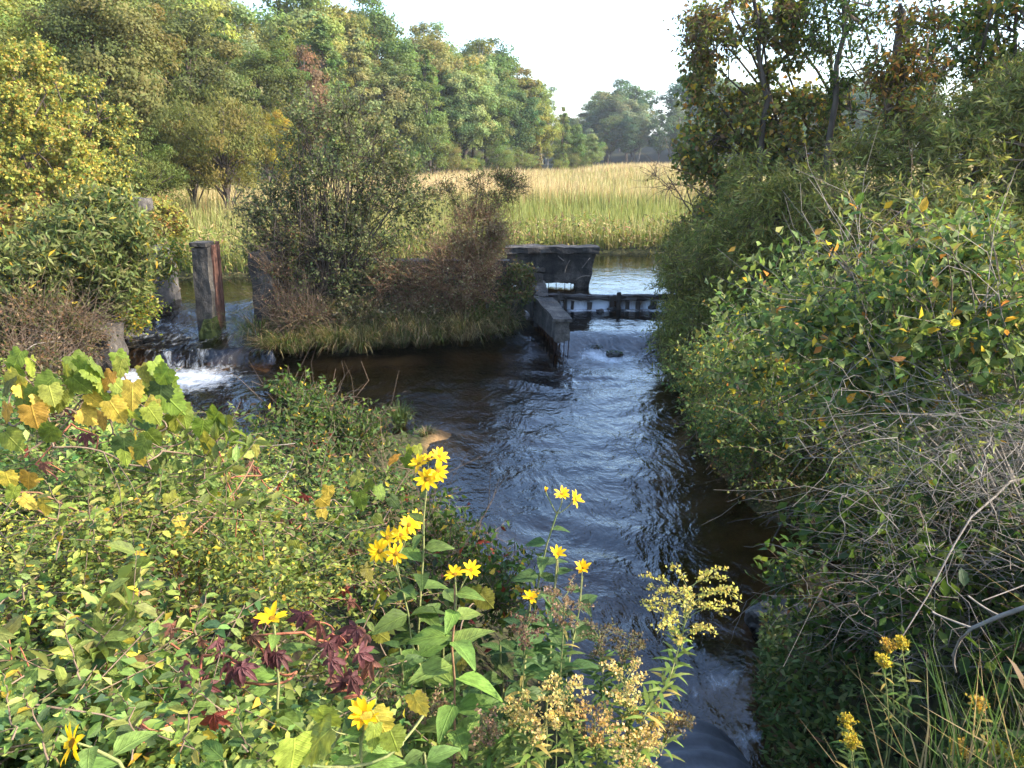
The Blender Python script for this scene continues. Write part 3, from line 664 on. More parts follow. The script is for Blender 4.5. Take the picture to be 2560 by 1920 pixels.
def put_tree(kind, x, y, h, col, label, group, rng, z=None, wide=1.0, name=None):
    if kind == 'round' and y < 56: kind = 'leafy'
    crown, trunk, H = KINDS[kind][rng.integers(len(KINDS[kind]))]
    s = h / H
    o = empty(name or {'round': 'broadleaf_tree', 'tall': 'poplar_tree', 'cedar': 'cedar_tree', 'willow': 'willow_tree', 'open': 'broadleaf_tree', 'leafy': 'broadleaf_tree'}[kind], (x, y, gz(x, y) if z is None else z), label, 'tree', group)
    o.rotation_euler = (0, 0, rng.uniform(0, 6.28)); o.scale = (s * wide, s * wide, s)
    t = bpy.data.objects.new('trunk', trunk); c = bpy.data.objects.new('crown', crown)
    for k in (t, c): COL.objects.link(k); k.parent = o
    c.color = (*col, 1)
    return o

ORD = ['first', 'second', 'third', 'fourth', 'fifth', 'sixth', 'seventh', 'eighth', 'ninth', 'tenth', 'eleventh', 'twelfth', 'thirteenth', 'fourteenth', 'fifteenth', 'sixteenth', 'seventeenth', 'eighteenth', 'nineteenth', 'twentieth',
       'twenty-first', 'twenty-second', 'twenty-third', 'twenty-fourth', 'twenty-fifth', 'twenty-sixth', 'twenty-seventh', 'twenty-eighth', 'twenty-ninth', 'thirtieth', 'thirty-first', 'thirty-second', 'thirty-third', 'thirty-fourth', 'thirty-fifth', 'thirty-sixth', 'thirty-seventh', 'thirty-eighth', 'thirty-ninth', 'fortieth']
CNAME = [('mid green', (.085, .11, .038)), ('dark green', (.055, .08, .034)), ('yellowish green', (.14, .14, .044)), ('olive green', (.11, .114, .042)), ('russet tinged', (.135, .112, .048)), ('pale silvery green', (.14, .155, .075))]
def row(pts, hts, kinds, colw, rowname, group, seed, wide=1.0, tone=1.0):
    rng = np.random.default_rng(seed)
    order = sorted(range(len(pts)), key=lambda i: pts[i][0] / pts[i][1])
    for k, i in enumerate(order):
        kd = kinds[rng.choice(len(kinds), p=np.array([c[1] for c in kinds]) / sum(c[1] for c in kinds))][0]
        cn, cc = CNAME[rng.choice(len(CNAME), p=np.array(colw) / sum(colw))]
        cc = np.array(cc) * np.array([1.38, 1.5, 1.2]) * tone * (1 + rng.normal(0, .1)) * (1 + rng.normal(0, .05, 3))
        kn = {'round': 'broadleaf tree', 'tall': 'slender poplar', 'cedar': 'pointed cedar', 'willow': 'bushy willow'}[kd]
        put_tree(kd, pts[i][0], pts[i][1], hts[i] * rng.uniform(.9, 1.1), cc, f'{cn} {kn}, {ORD[k]} from left in {rowname}', group, rng, wide=wide * rng.uniform(.9, 1.15))

def along(poly, step, off, jit, seed):
    rng = np.random.default_rng(seed); out = []
    poly = np.array(poly, float)
    for a, b in zip(poly[:-1], poly[1:]):
        n = max(1, int(np.linalg.norm(b - a) / step)); d = (b - a) / np.linalg.norm(b - a); nn = np.array([-d[1], d[0]])
        for k in range(n): out.append(tuple(a + (b - a) * (k + .5) / n + nn * off + rng.normal(0, jit, 2)))
    return out
EDGE = [(-17.5, 25), (-21, 44), (-13, 74), (13.5, 119)]
def hprof(p, add):     # skyline falls to the right
    az = p[0] / p[1]; return float(np.interp(az, [-.6, -.3, -.15, -.03, .05, .10, .13], [13, 15.5, 17, 15.5, 12.5, 8.5, 7])) + add
r1 = along(EDGE, 3.7, 2.5, .9, 1)
row(r1, [hprof(p, -3.2) for p in r1], [('round', 4), ('tall', 2.0), ('cedar', 2)], [3, 1.5, 4, 4, 1.1, 1.5], 'front row behind marsh', 'front row of hillside wood', 21)
r2 = along(EDGE, 4.2, 8, 1.4, 2)
row(r2, [hprof(p, -.5) for p in r2], [('round', 4), ('tall', 3)], [4, 1.2, 4, 3, .9, 1.5], 'second row behind marsh', 'second row of hillside wood', 22)
r3 = along(EDGE, 4.9, 15, 2.0, 3)
row(r3, [hprof(p, -.5) for p in r3], [('round', 4), ('tall', 3)], [4, 1.5, 3, 3, 1, 1.5], 'hilltop row', 'top row of hillside wood', 23, 1.15)
# shrubs closing the foot of the wood
r0 = along(EDGE, 3.4, .3, .5, 4)
row(r0, [3.6 + 1.2 * math.sin(i * 2.3) for i in range(len(r0))], [('willow', 3), ('cedar', 2)], [3, 2, 2, 4, 1.5, 1], 'shrub belt edging marsh', 'shrubs along the marsh edge', 24)
# far wood
FARE = [(4, 172), (34, 178), (54, 172), (72, 152)]; FARR = [(74, 148), (88, 128), (100, 100), (112, 70)]
f1 = along(FARE, 3.6, 0, 1, 5) + along(FARR, 7, 0, 1, 5); f2 = along(FARE, 4.2, 8, 1.5, 6) + along(FARR, 8, 9, 1, 6); f3 = along(FARE, 4.6, 17, 2, 7) + along(FARR, 8, 18, 2, 7); f4 = along(FARE, 5, 28, 2, 8)
fw = [3, 3, 2, 2.5, .6, 2]
fh = lambda p: float(np.interp(p[0] / p[1], [.03, .09, .13, .19, .25, .4], [.5, .72, 1.05, 1.12, .95, .8]))
FT = np.array([.72, .80, 1.05])  # distance haze put into the leaf colour: darker, bluish tint on far trees
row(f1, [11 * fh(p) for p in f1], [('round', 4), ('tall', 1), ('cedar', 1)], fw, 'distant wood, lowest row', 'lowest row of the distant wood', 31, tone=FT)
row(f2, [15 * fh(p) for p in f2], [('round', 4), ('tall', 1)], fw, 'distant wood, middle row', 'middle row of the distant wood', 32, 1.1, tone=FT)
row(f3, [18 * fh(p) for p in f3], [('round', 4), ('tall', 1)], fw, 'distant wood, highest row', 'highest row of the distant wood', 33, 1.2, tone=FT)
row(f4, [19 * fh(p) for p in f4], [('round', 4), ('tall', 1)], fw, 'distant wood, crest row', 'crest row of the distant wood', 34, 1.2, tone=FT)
rg = np.random.default_rng(8)
# near left: yellow maples and willows at the marsh edge
def at_tree(kind, u, y, vtop, col, label, group=None, wide=1.0, name=None, zb=None):
    p = px(u, vtop, y=y); zb = gz(p[0], y) if zb is None else zb
    put_tree(kind, p[0], y, p[2] - zb, col, label, group, rg, z=zb, wide=wide, name=name)
at_tree('round', -60, 24, 20, (.15, .15, .045), 'tall yellow green tree cut by the left edge', wide=.9)
at_tree('round', 230, 33, -130, (.14, .14, .045), 'tall yellow green tree at upper left behind the maples', wide=1.0)
at_tree('round', 420, 40, -60, (.11, .12, .04), 'tall mid green tree at upper left above the willows', wide=1.0)
at_tree('willow', 540, 32, 225, (.135, .13, .035), 'round olive willow with bare forked stems in the marsh, right one of the pair', wide=.95)
at_tree('willow', 455, 33, 235, (.12, .125, .035), 'round olive willow in the marsh, left one of the pair', wide=.8)
at_tree('round', 690, 46, 250, (.26, .23, .035), 'small golden sapling at the marsh edge right of the willows', wide=.6)
at_tree('round', 640, 55, 60, (.10, .12, .03), 'rounded green tree with a reddening side behind the golden sapling', wide=.95)
at_tree('willow', 330, 27, 330, (.10, .125, .03), 'leafy green bush between the maples and the willows', wide=1.0)
at_tree('tall', 760, 62, 90, (.17, .11, .06), 'reddish tinted tree on the hillside above the island', wide=.9)

# ------------------------------------------------------------------ cattail marsh
def blades(rng, P, h, wd, cb, ct, lean=.18, k=3):
    n = len(P); an = rng.uniform(0, 6.28, n); ln = rng.normal(0, lean, (n, 1)) * np.stack([np.cos(an), np.sin(an)], 1)
    sa = rng.uniform(0, 3.14, n); sd_ = np.stack([np.cos(sa), np.sin(sa), np.zeros(n)], 1) * wd[:, None] * .5
    def pt(t): return P + np.concatenate([ln * (t ** 2) * h[:, None], (h * t)[:, None]], 1)
    V = np.stack([pt(0) - sd_, pt(0) + sd_, pt(.55) - sd_ * .9, pt(.55) + sd_ * .9, pt(1.0)], 1)
    F = (np.arange(n)[:, None, None] * 5 + np.array([[0, 1, 3], [0, 3, 2], [2, 3, 4]])[None]).reshape(-1, 3)
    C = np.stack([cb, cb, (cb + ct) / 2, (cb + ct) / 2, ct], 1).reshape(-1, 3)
    return V.reshape(-1, 3), F, C
rng = np.random.default_rng(77)
n = 340000
yy = 19.5 + (rng.random(n) ** 1.25) * 105; xx = rng.uniform(-1, 1, n) * (yy * .74 + 3)
keep = (np.maximum(sdist(UPST, xx, yy), -9) < -.15) & (sdist(HILL, xx, yy) < 1.5) & (xx < 7 + (yy - 20) * .75)
keep &= ~((yy < 25) & (xx > -1.5) & (xx < 13) & (sdist(UPST, xx, yy) > -.2))
keep &= rng.random(n) < np.interp(yy, [20, 40, 80, 125], [.9, .62, .45, .4])
xx, yy = xx[keep], yy[keep]; n = len(xx)
patch = lumps(xx, yy, .16, 41) * 1.6 + lumps(xx, yy, .5, 42)
gp = np.exp(-(((xx - 5.5) / 6) ** 2 + ((yy - 33) / 6) ** 2)) * 1.5 + np.exp(-((yy - 22) / 8) ** 2) * .95
h = np.clip(rng.normal(1.36, .17, n) - .55 * np.clip(gp, 0, 1) + .22 * patch, .4, 2.3) * np.interp(yy, [20, 24, 32], [.62, .72, 1])
wd = np.interp(yy, [20, 40, 80, 125], [.024, .038, .07, .10])
dry = np.clip(.50 + .6 * patch - .75 * gp + rng.normal(0, .25, n) + np.interp(yy, [20, 45], [-.25, .2]), 0, 1)[:, None]
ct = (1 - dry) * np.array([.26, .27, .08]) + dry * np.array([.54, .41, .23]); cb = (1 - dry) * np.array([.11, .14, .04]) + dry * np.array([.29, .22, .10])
jt = 1 + rng.normal(0, .16, (n, 1)); red = (rng.random((n, 1)) < .06); ct = np.where(red, np.array([.25, .10, .05]), ct) * jt; cb = cb * jt
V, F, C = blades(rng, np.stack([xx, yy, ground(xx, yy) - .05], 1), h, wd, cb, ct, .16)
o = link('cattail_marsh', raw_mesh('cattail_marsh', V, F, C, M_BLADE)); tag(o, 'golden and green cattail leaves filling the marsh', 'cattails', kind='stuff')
# weeds on the marsh bank facing the pond
n = 42000
xx = rng.uniform(-11, 13, n); yy = rng.uniform(19.2, 28, n); s_ = sdist(UPST, xx, yy); kp = (s_ < .14) & (s_ > -2.6) & (yy > 19); xx, yy = xx[kp], yy[kp]; n = len(xx)
P = np.stack([xx, yy, np.maximum(ground(xx, yy), .6) + rng.random(n) ** .7 * (.5 + .45 * (lumps(xx, yy, 1.2, 9) + .5))], 1)
V, F, C = leafgeo(LANCE, P, nrm(rng.normal(0, 1, (n, 3)) + np.array([0, 0, .7])), nrm(rng.normal(0, .6, (n, 3)) + np.array([0, -.4, .8])), rng.uniform(.10, .24, n), rng.uniform(.02, .05, n),
                  palette(rng, [(4, (.13, .17, .03)), (3, (.22, .21, .05)), (2, (.30, .22, .10)), (1, (.22, .12, .08)), (1, (.06, .09, .02))], n))
o = link('bank_weeds', raw_mesh('bank_weeds', V, F, C, M_BLADE)); tag(o, 'mixed green and straw weeds on the bank of the pond', 'weeds', kind='stuff')

# ------------------------------------------------------------------ island
def hp(u, v, y): return tuple(px(u, v, y=y))
def gp_(u, y):
    x = px(u, 800, y=y)[0]; return (x, y, gz(x, y))
plant('alder_clump', 'tall dark many-stemmed alder clump rising from the island', 'shrub', gp_(820, 15.4),
      [(hp(815, 420, 15.4), (1.0, .8, 1.3), 430), (hp(850, 650, 15.3), (1.45, .8, .95), 900), (hp(990, 500, 15.6), (.8, .6, .85), 380), (hp(690, 540, 15.2), (.7, .5, .7), 200), (hp(755, 330, 15.3), (.22, .25, .75), 80), (hp(865, 320, 15.4), (.22, .25, .8), 80), (hp(950, 370, 15.5), (.2, .25, .6), 70), (hp(640, 600, 15.2), (.3, .3, .5), 70)], 301,
      [(5, (.10, .12, .045)), (3, (.14, .155, .06)), (1.5, (.21, .205, .08)), (1.5, (.06, .075, .03))], (.05, .09), .55, DIAM, (.25, .65), 10, 18, .022, M_BARK, tr=.004, bare=.3, clump=11)
plant('slim_sapling', 'thin nearly bare sapling standing left of the alder clump', 'shrub', gp_(720, 14.9),
      [(hp(730, 470, 14.9), (.35, .4, .9), 90), (hp(715, 630, 14.9), (.45, .4, .55), 220)], 302, [(3, (.08, .10, .03)), (1, (.16, .14, .04)), (1, BRN)], (.04, .07), .55, DIAM, (.2, .45), 7, 5, .014, M_BARK, bare=.8)
plant('bramble_thicket', 'tangle of brown twigs and sparse leaves over the cheek wall', 'shrub', gp_(700, 14.5),
      [(hp(745, 800, 14.4), (.62, .35, .4), 360), (hp(690, 700, 14.7), (.28, .3, .5), 170)], 303, [(2, (.06, .075, .02)), (2, BRN), (1, (.2, .15, .09)), (1, RBR)], (.03, .06), .55, DIAM, (.2, .5), 6, 6, .012, M_DEAD, M_TWIG, bare=1.0)
plant('red_leaved_shrub', 'dense reddish brown shrub on the right half of the island', 'shrub', gp_(1150, 15.2),
      [(hp(1150, 690, 15.0), (.85, .7, .75), 900), (hp(1190, 585, 15.3), (.65, .6, .65), 520), (hp(1010, 720, 14.9), (.6, .5, .5), 420)], 304,
      [(2.4, (.15, .085, .06)), (3, (.17, .125, .075)), (4, (.15, .14, .06)), (2, (.25, .20, .12))], (.03, .06), .5, DIAM, (.2, .45), 10, 12, .012, M_BROWNSTEM, bare=.7)
plant('sparse_willow_shrub', 'sparse feathery willow shrub with thin open stems above the red shrub', 'shrub', gp_(1200, 15.8),
      [(hp(1235, 470, 15.8), (.75, .5, .32), 260), (hp(1130, 505, 15.8), (.4, .4, .35), 80)], 305, [(3, (.10, .115, .035)), (2, (.15, .15, .05)), (1, BRN)], (.05, .08), .28, DIAM, (.15, .4), 9, 9, .012, M_BARK, bare=.5)
plant('island_weeds', 'leafy weeds against the left of the wing wall', 'weeds', gp_(1270, 15.2),
      [(hp(1290, 720, 15.1), (.3, .4, .5), 240), (hp(1230, 800, 14.9), (.5, .3, .35), 200)], 306, [(3, (.055, .075, .02)), (2, (.10, .10, .03)), (1, BRN)], (.05, .09), .6, DIAM, (.15, .35), 8, 6, .008, M_TWIG)
plant('island_undergrowth', 'low brownish green undergrowth in the middle of the island', 'weeds', gp_(900, 14.9),
      [(hp(880, 800, 14.7), (1.2, .4, .35), 700), (hp(1060, 810, 14.8), (.7, .3, .3), 300)], 307, [(3, (.10, .11, .035)), (2, (.16, .14, .06)), (2, (.28, .22, .12)), (1, BRN)], (.05, .10), .4, DIAM, (.15, .4), 8, 6, .008, M_TWIG, bare=.4)
# sedge tussocks along the island foot
TG = 'sedge tussocks along the island foot'
def tussock(p, r, h, n, seed, label, strawy, group=TG, droop=1.0, name='sedge_tussock'):
    rg = np.random.default_rng(seed); o = empty(name, p, label, 'grass', group)
    an = rg.uniform(0, 6.28, n); rad = np.sqrt(rg.random(n)) * r * .35
    A = np.stack([np.cos(an) * rad, np.sin(an) * rad, np.zeros(n)], 1)
    sp_ = rg.uniform(.25, 1.1, n) * r * droop; hh = h * rg.uniform(.55, 1.1, n)
    B = A + np.stack([np.cos(an) * sp_, np.sin(an) * sp_, hh], 1); Cp = A + np.stack([np.cos(an) * sp_ * 1.9, np.sin(an) * sp_ * 1.9, hh * rg.uniform(.15, .9, n)], 1)
    tt = np.array([0, .4, .75, 1.0])[None, :, None]
    PP = A[:, None] * (1 - tt) ** 2 + 2 * B[:, None] * tt * (1 - tt) + Cp[:, None] * tt ** 2
    sd_ = np.stack([-np.sin(an), np.cos(an), np.zeros(n)], 1)[:, None] * (np.array([1, .9, .6, 0])[None, :, None]) * rg.uniform(.0025, .006, n)[:, None, None] * (1 if p[1] > 5 else .6)
    V = np.concatenate([PP - sd_, PP + sd_], 1)
    F = (np.arange(n)[:, None, None] * 8 + np.array([[0, 4, 5, 1], [1, 5, 6, 2], [2, 6, 7, 3]])[None]).reshape(-1, 4)
    C = palette(rg, [(1 - strawy, (.075, .105, .022)), (strawy, (.30, .23, .11)), (.15, (.14, .10, .05))], n)
    b = link('blades', raw_mesh('blades', V.reshape(-1, 3), F, np.repeat(C, 8, 0), M_BLADE), o); b['kind'] = 'stuff'
    return o
rg = np.random.default_rng(50); k = 0
for u, v, r, h, sy in [(640, 862, .42, .62, .15), (690, 880, .30, .40, .45), (735, 878, .3, .45, .3), (790, 876, .32, .5, .5), (845, 876, .34, .55, .45), (895, 874, .36, .5, .55), (945, 868, .36, .62, .5), (1000, 862, .34, .6, .5),
                       (1055, 862, .36, .62, .55), (1105, 858, .34, .6, .6), (1160, 860, .36, .62, .65), (1215, 850, .36, .6, .5), (1262, 838, .32, .55, .4)]:
    h *= rg.uniform(1.0, 1.55); r *= rg.uniform(.85, 1.3); p = px(u + rg.normal(0, 8), v, z=.12); tussock((p[0], p[1] + rg.uniform(-.05, .2), .08), r, h, 480, 500 + k, f'{"green" if sy < .35 else "straw and green"} sedge tussock, {ORD[k]} from the left along the island foot', sy); k += 1
for u, v, y_ in [(760, 800, 14.7), (930, 790, 14.8), (1040, 800, 14.8), (1120, 780, 14.9), (860, 790, 14.8)]:
    p = px(u, v, y=y_); tussock((p[0], y_, gz(p[0], y_)), .4, .75, 380, 530 + k, f'tall straw grass clump among island undergrowth, {["leftmost","fourth from left","fifth from left","rightmost","second from left"][k-13]}', .6, 'straw clumps in the island undergrowth', .7); k += 1
# small grass tufts in the water off the spit
k = 0
for u, v, r, h, lb in [(1000, 1062, .22, .40, 'bright green grass tuft in the shallows at the tip of the spit'), (940, 1080, .2, .42, 'taller green grass tuft left of the tip of the spit'), (1065, 1085, .16, .14, 'pale short grass tuft on the sunlit sand bar'), (900, 1110, .22, .45, 'dark green grass tuft beside the small spit bush')]:
    p = px(u, v, z=.0); tussock((p[0], p[1], -.03), r, h, 240, 560 + k, lb, .55 if k == 2 else .05, None, .5); k += 1

# ------------------------------------------------------------------ left bank bushes
MP = [(2.2, (.40, .33, .06)), (4, (.27, .27, .06)), (3.5, (.17, .205, .05)), (.7, (.40, .24, .07))]
plant('maple_tree', 'yellow maple at the left edge above the bushes', 'tree', (-12.6, 20.5, 1.0),
      [(hp(40, 250, 20), (1.4, 1.3, 1.5), 520), (hp(120, 420, 19.5), (1.5, 1.2, 1.0), 520), (hp(-20, 480, 19), (1.2, 1.0, .9), 300)], 411, MP, (.06, .11), .8, DIAM, (.3, .6), 24, 7, .05, M_BARK, droop=.15, clump=14)
plant('maple_tree', 'green and yellow maple between the yellow maple and the willows', 'tree', (-12.2, 23.5, 1.0),
      [(hp(230, 280, 23), (1.1, 1.0, 1.3), 420), (hp(250, 430, 22.5), (1.1, 1.0, .9), 360)], 412, [(2, (.40, .32, .06)), (4, (.20, .22, .055)), (3, (.12, .15, .045))], (.06, .11), .8, DIAM, (.3, .6), 22, 6, .05, M_BARK, droop=.15, clump=14)
WIL = [(5, (.10, .125, .034)), (3, (.145, .165, .05)), (2, (.20, .20, .075)), (.35, YEL), (1, DGR)]
plant('willow_bush', 'leafy green bush covering the left abutment', 'shrub', (-7.6, 13.4, 1.2),
      [(hp(220, 640, 13.2), (1.15, .7, .8), 900), (hp(60, 700, 12.6), (1.1, .7, .75), 620), (hp(285, 690, 13.8), (.40, .6, .6), 330), (hp(250, 555, 13.9), (.75, .3, .3), 420)], 401, WIL, (.10, .19), .26, DIAM, (.25, .55), 12, 10, .02, M_TWIG, nobj=120, droop=.15)
plant('autumn_sapling', 'small yellow and orange leaved sapling behind the left abutment', 'shrub', (-7.6, 17.4, .7),
      [(hp(390, 560, 17.2), (.65, .6, .55), 210), (hp(60, 560, 16), (1.0, .6, .5), 260)], 402, [(2, (.34, .29, .06)), (3, (.22, .23, .055)), (.5, ORA), (1, BRN)], (.07, .12), .6, OVAL, (.2, .4), 9, 6, .014, M_TWIG)
plant('brown_thicket', 'dark brown twiggy thicket hanging below the left abutment bush', 'shrub', (-7.2, 12.4, .6),
      [(hp(85, 850, 11.8), (1.1, .7, .75), 800), (hp(190, 810, 13.0), (.42, .5, .6), 300), (hp(60, 950, 10.5), (.9, .7, .5), 420)], 403,
      [(3, (.06, .07, .02)), (3, BRN), (2, (.11, .10, .03)), (1, (.22, .15, .09))], (.04, .08), .5, DIAM, (.2, .5), 10, 10, .014, M_DEAD, M_TWIG, bare=.7)
plant('overhanging_shrub', 'thin leafy branches reaching right of the left abutment toward the pier', 'shrub', (-7.1, 15.4, 1.3),
      [(hp(410, 650, 15.4), (.38, .4, .4), 120), (hp(335, 760, 13.8), (.22, .6, .5), 230)], 404, [(3, LGR), (2, YGR), (1, YEL)], (.05, .085), .6, OVAL, (.2, .45), 9, 5, .012, M_TWIG)
# spit bush and thicket right of it
plant('spit_bush', 'small sunlit bush on the spit in front of the water', 'shrub', (px(780, 1130, y=8.4)[0], 8.4, .1),
      [(hp(760, 1030, 8.3), (.42, .4, .26), 190), (hp(850, 1110, 8.0), (.5, .4, .3), 220), (hp(720, 1130, 7.6), (.5, .5, .3), 160)], 405, [(4, GRN), (3, BLG), (2, LGR), (.4, YEL)], (.05, .075), .5, OVAL, (.18, .4), 10, 8, .012, M_DEAD, M_TWIG, nobj=200, bare=.3)
plant('spit_undergrowth', 'shady low bushes filling the spit behind the sunflowers', 'shrub', (-1.6, 6.0, .3),
      [((-1.9, 6.6, .55), (.9, .8, .38), 380), ((-1.1, 5.4, .75), (.75, .8, .4), 420), ((-2.8, 5.6, .9), (1.1, .9, .5), 420), ((-.45, 4.3, .85), (.6, .8, .4), 380)], 406, [(4, GRN), (3, BLG), (2, LGR), (.4, YEL), (.3, RED)], (.045, .07), .52, OVAL, (.18, .42), 9, 8, .010, M_TWIG, nobj=150, bare=.2)

# ------------------------------------------------------------------ right bank
RW = [(6, (.14, .15, .036)), (3, (.20, .20, .052)), (1.8, (.31, .28, .08)), (1.5, (.08, .095, .026))]
plant('large_willow', 'large dark narrow-leaved willow leaning over the right bank', 'willow', (6.4, 12.5, 1.6),
      [((4.3, 12.3, 2.3), (1.5, 1.9, 1.5), 2100), ((6.4, 11.3, 3.2), (1.9, 1.9, 1.5), 2300), ((5.0, 9.8, 2.3), (1.3, 1.4, 1.2), 1500), ((7.6, 11.0, 4.0), (1.4, 1.6, 1.2), 800)], 501, RW, (.09, .16), .19, DIAM, (.3, .7), 16, 10, .05, M_BARK, M_TWIG, droop=.25, clump=22, bare=.06, up=.1)
plant('overhanging_willow', 'feathery willow branches drooping into the stream below the weir', 'willow', (4.2, 15.2, .9),
      [((3.55, 14.6, 1.25), (.75, 1.4, 1.0), 1100), ((4.3, 16.8, 1.7), (.9, 1.2, 1.1), 900), ((3.1, 12.2, .75), (.55, 1.1, .55), 500)], 502, RW, (.08, .14), .20, DIAM, (.3, .6), 15, 8, .03, M_BARK, M_TWIG, droop=.3, clump=18, up=0)
plant('dark_shrub', 'dark leafy shrub on the right bank of the pond above the weir', 'shrub', (5.6, 20.8, .8),
      [((5.3, 20.6, 1.6), (1.1, 1.3, .9), 700), ((6.8, 23, 1.4), (1.4, 1.2, .8), 520), ((5.6, 19.3, 2.6), (1.1, 1.0, .9), 450)], 503, [(4, (.05, .07, .02)), (2, (.09, .10, .03)), (1, BRN)], (.06, .11), .5, DIAM, (.2, .5), 12, 9, .025, M_BARK, bare=.4)
plant('bare_leaning_tree', 'dark leaning tree with bare forked twigs reaching over the marsh', 'tree', (6.0, 19.5, .9),
      [((4.35, 19.6, 3.05), (1.2, .8, .55), 90)], 504, [(1, BRN), (1, OLV)], (.05, .08), .5, DIAM, (.3, .7), 1, 9, .035, M_BARK, bare=1.2, tr=.007)
plant('vine_draped_tree', 'vine-draped tree with brown orange and yellow leaves at upper right', 'tree', (7.2, 16.5, 1.6),
      [(hp(1850, 150, 16.0), (1.25, 1.2, 1.5), 620), (hp(1980, 330, 15.6), (1.1, 1.0, .95), 640), (hp(1800, 380, 16.4), (1.0, .9, .7), 420), (hp(1900, 520, 15.5), (1.2, 1.0, .8), 420)], 505,
      [(5, (.14, .155, .045)), (2.4, (.25, .25, .06)), (1.5, (.20, .13, .06)), (.8, YEL), (.4, ORA), (1.5, (.08, .11, .035))], (.08, .125), .8, OVAL, (.2, .5), 9, 9, .05, M_BARK, droop=.2, clump=16, bare=.15)
plant('roadside_maple', 'yellowing leafy tree at the upper right corner', 'tree', (9.6, 13.0, 1.8),
      [(hp(2560, 60, 13), (.9, .9, 1.0), 210), (hp(2560, 330, 12.5), (.7, .8, 1.0), 330)], 506, [(4, LGR), (3, YGR), (2, (.38, .24, .035)), (1, ORA), (2, GRN)], (.08, .13), .7, OVAL, (.25, .55), 9, 8, .06, M_BARK, droop=.15)
# slim trunks against the sky
def trunk_tree(u0, v0, u1, v1, y, r, label, seed, tophulls, pal, snag=False, per=8):
    a = px(u0, v0, y=y); b = px(u1, v1, y=y)
    g0 = np.array([b[0], y, gz(b[0], y)]); top = a + (a - b) / np.linalg.norm(a - b) * (0.05 if snag else 3.0)
    rg2 = np.random.default_rng(seed)
    t = np.concatenate([g0[None], b[None], (b + (a - b) * .5 + rg2.normal(0, .06, 3))[None], a[None], top[None]])
    tt = np.linspace(0, 4, 12); i0 = np.minimum(tt.astype(int), 3); f = (tt - i0)[:, None]; path = t[i0] * (1 - f) + t[i0 + 1] * f
    path[1:-1] += rg2.normal(0, .035, (10, 3))
    return plant('slender_tree', label, 'tree', g0, tophulls, seed, pal, (.09, .14), .42, OVAL, (.3, .6), per, 2, r, M_BARK, M_TWIG, droop=.15, stems=[path], tr=.005)
TP = [(4, (.055, .085, .022)), (2, LGR), (1, YGR)]
trunk_tree(2118, -20, 2068, 430, 14.5, .075, 'wavy slender trunk second from left in the gap of sky', 511, [(hp(2140, 60, 14.5), (.8, .9, 1.0), 150), (hp(2150, 250, 14.4), (.5, .6, .5), 80)], TP)
trunk_tree(2068, -20, 2085, 330, 15.5, .045, 'thin straight trunk beside the wavy slender one', 512, [(hp(2060, 40, 15.5), (.8, .8, .8), 150)], TP)
trunk_tree(2250, 20, 2258, 420, 12.5, .11, 'thick broken snag trunk wrapped in yellowing vine leaves', 513, [(hp(2290, 130, 12.4), (.45, .4, .55), 160), (hp(2240, 250, 12.3), (.3, .3, .4), 120)], [(3, (.22, .2, .03)), (2, OLV), (2, ORA), (2, BRN), (1, GRN)], True)
trunk_tree(2500, -20, 2480, 180, 14, .06, 'slender trunk near the upper right corner with feathery leaves', 514, [(hp(2440, 90, 13.8), (.9, .9, .7), 190), (hp(2520, 230, 13.6), (.7, .7, .5), 150)], TP)
trunk_tree(1890, -20, 1920, 330, 15.2, .07, 'dark trunk leaning inside the vine-draped tree', 515, [(hp(1790, 60, 15.4), (.6, .6, .7), 110), (hp(1960, 60, 15.2), (.5, .6, .6), 90)], [(2, OLV), (2, BRN), (1, YGR)])
trunk_tree(2330, -20, 2330, 260, 17, .035, 'very thin trunk right of the broken snag', 516, [(hp(2380, 110, 17), (1.0, .8, .7), 130)], TP, per=6)
# trees beyond the right edge whose shade falls on the stream
for k, (x_, y_, h_, kd) in enumerate([(11.5, 10.0, 11, 'open'), (11.0, 12.6, 11, 'open'), (14.0, 14.6, 11, 'open'), (15.5, 17.0, 11, 'open'), (20, 22.5, 11, 'open')]):
    put_tree(kd, x_, y_, h_, (.075, .105, .024), f'tall roadside tree on the right bank, {ORD[k]} one going upstream', 'tall trees on the right bank', np.random.default_rng(600 + k), z=1.6, wide=.95)
# honeysuckle shrubs, nearer
HS = [(5, (.10, .15, .04)), (3, (.15, .195, .055)), (2, (.22, .24, .07)), (.4, YEL), (.2, ORA), (1, BLG)]
plant('waterside_honeysuckle', 'rounded green honeysuckle shrub overhanging the water on the right bank', 'shrub', (2.9, 7.2, .7),
      [((2.55, 7.4, 1.25), (.75, 1.1, .75), 620), ((3.15, 7.0, 1.05), (.6, .6, .6), 520), ((3.4, 6.8, 1.9), (.9, 1.0, .7), 460), ((2.5, 8.9, 1.0), (.5, .8, .6), 300), ((3.3, 5.95, .7), (.5, .55, .4), 260), ((2.75, 8.0, .6), (.35, .7, .4), 200)], 521, HS, (.036, .058), .58, OVAL, (.2, .45), 15, 10, .014, M_BARK, M_TWIG, nobj=300, bare=.15)
plant('tall_honeysuckle', 'tall honeysuckle shrub with arching leafy shoots at the right', 'shrub', (2.9, 3.6, 1.4),
      [(hp(2200, 800, 3.7), (.55, .5, .28), 240), (hp(2420, 780, 3.4), (.55, .5, .30), 240), (hp(2040, 900, 4.5), (.5, .5, .34), 230), (hp(2330, 930, 3.6), (.6, .5, .30), 230), (hp(2580, 690, 3.5), (.5, .5, .30), 150)], 522,
      HS, (.04, .066), .56, OVAL, (.2, .45), 13, 10, .009, M_DEAD, M_DEAD, nobj=300, bare=.12, tr=.0025)
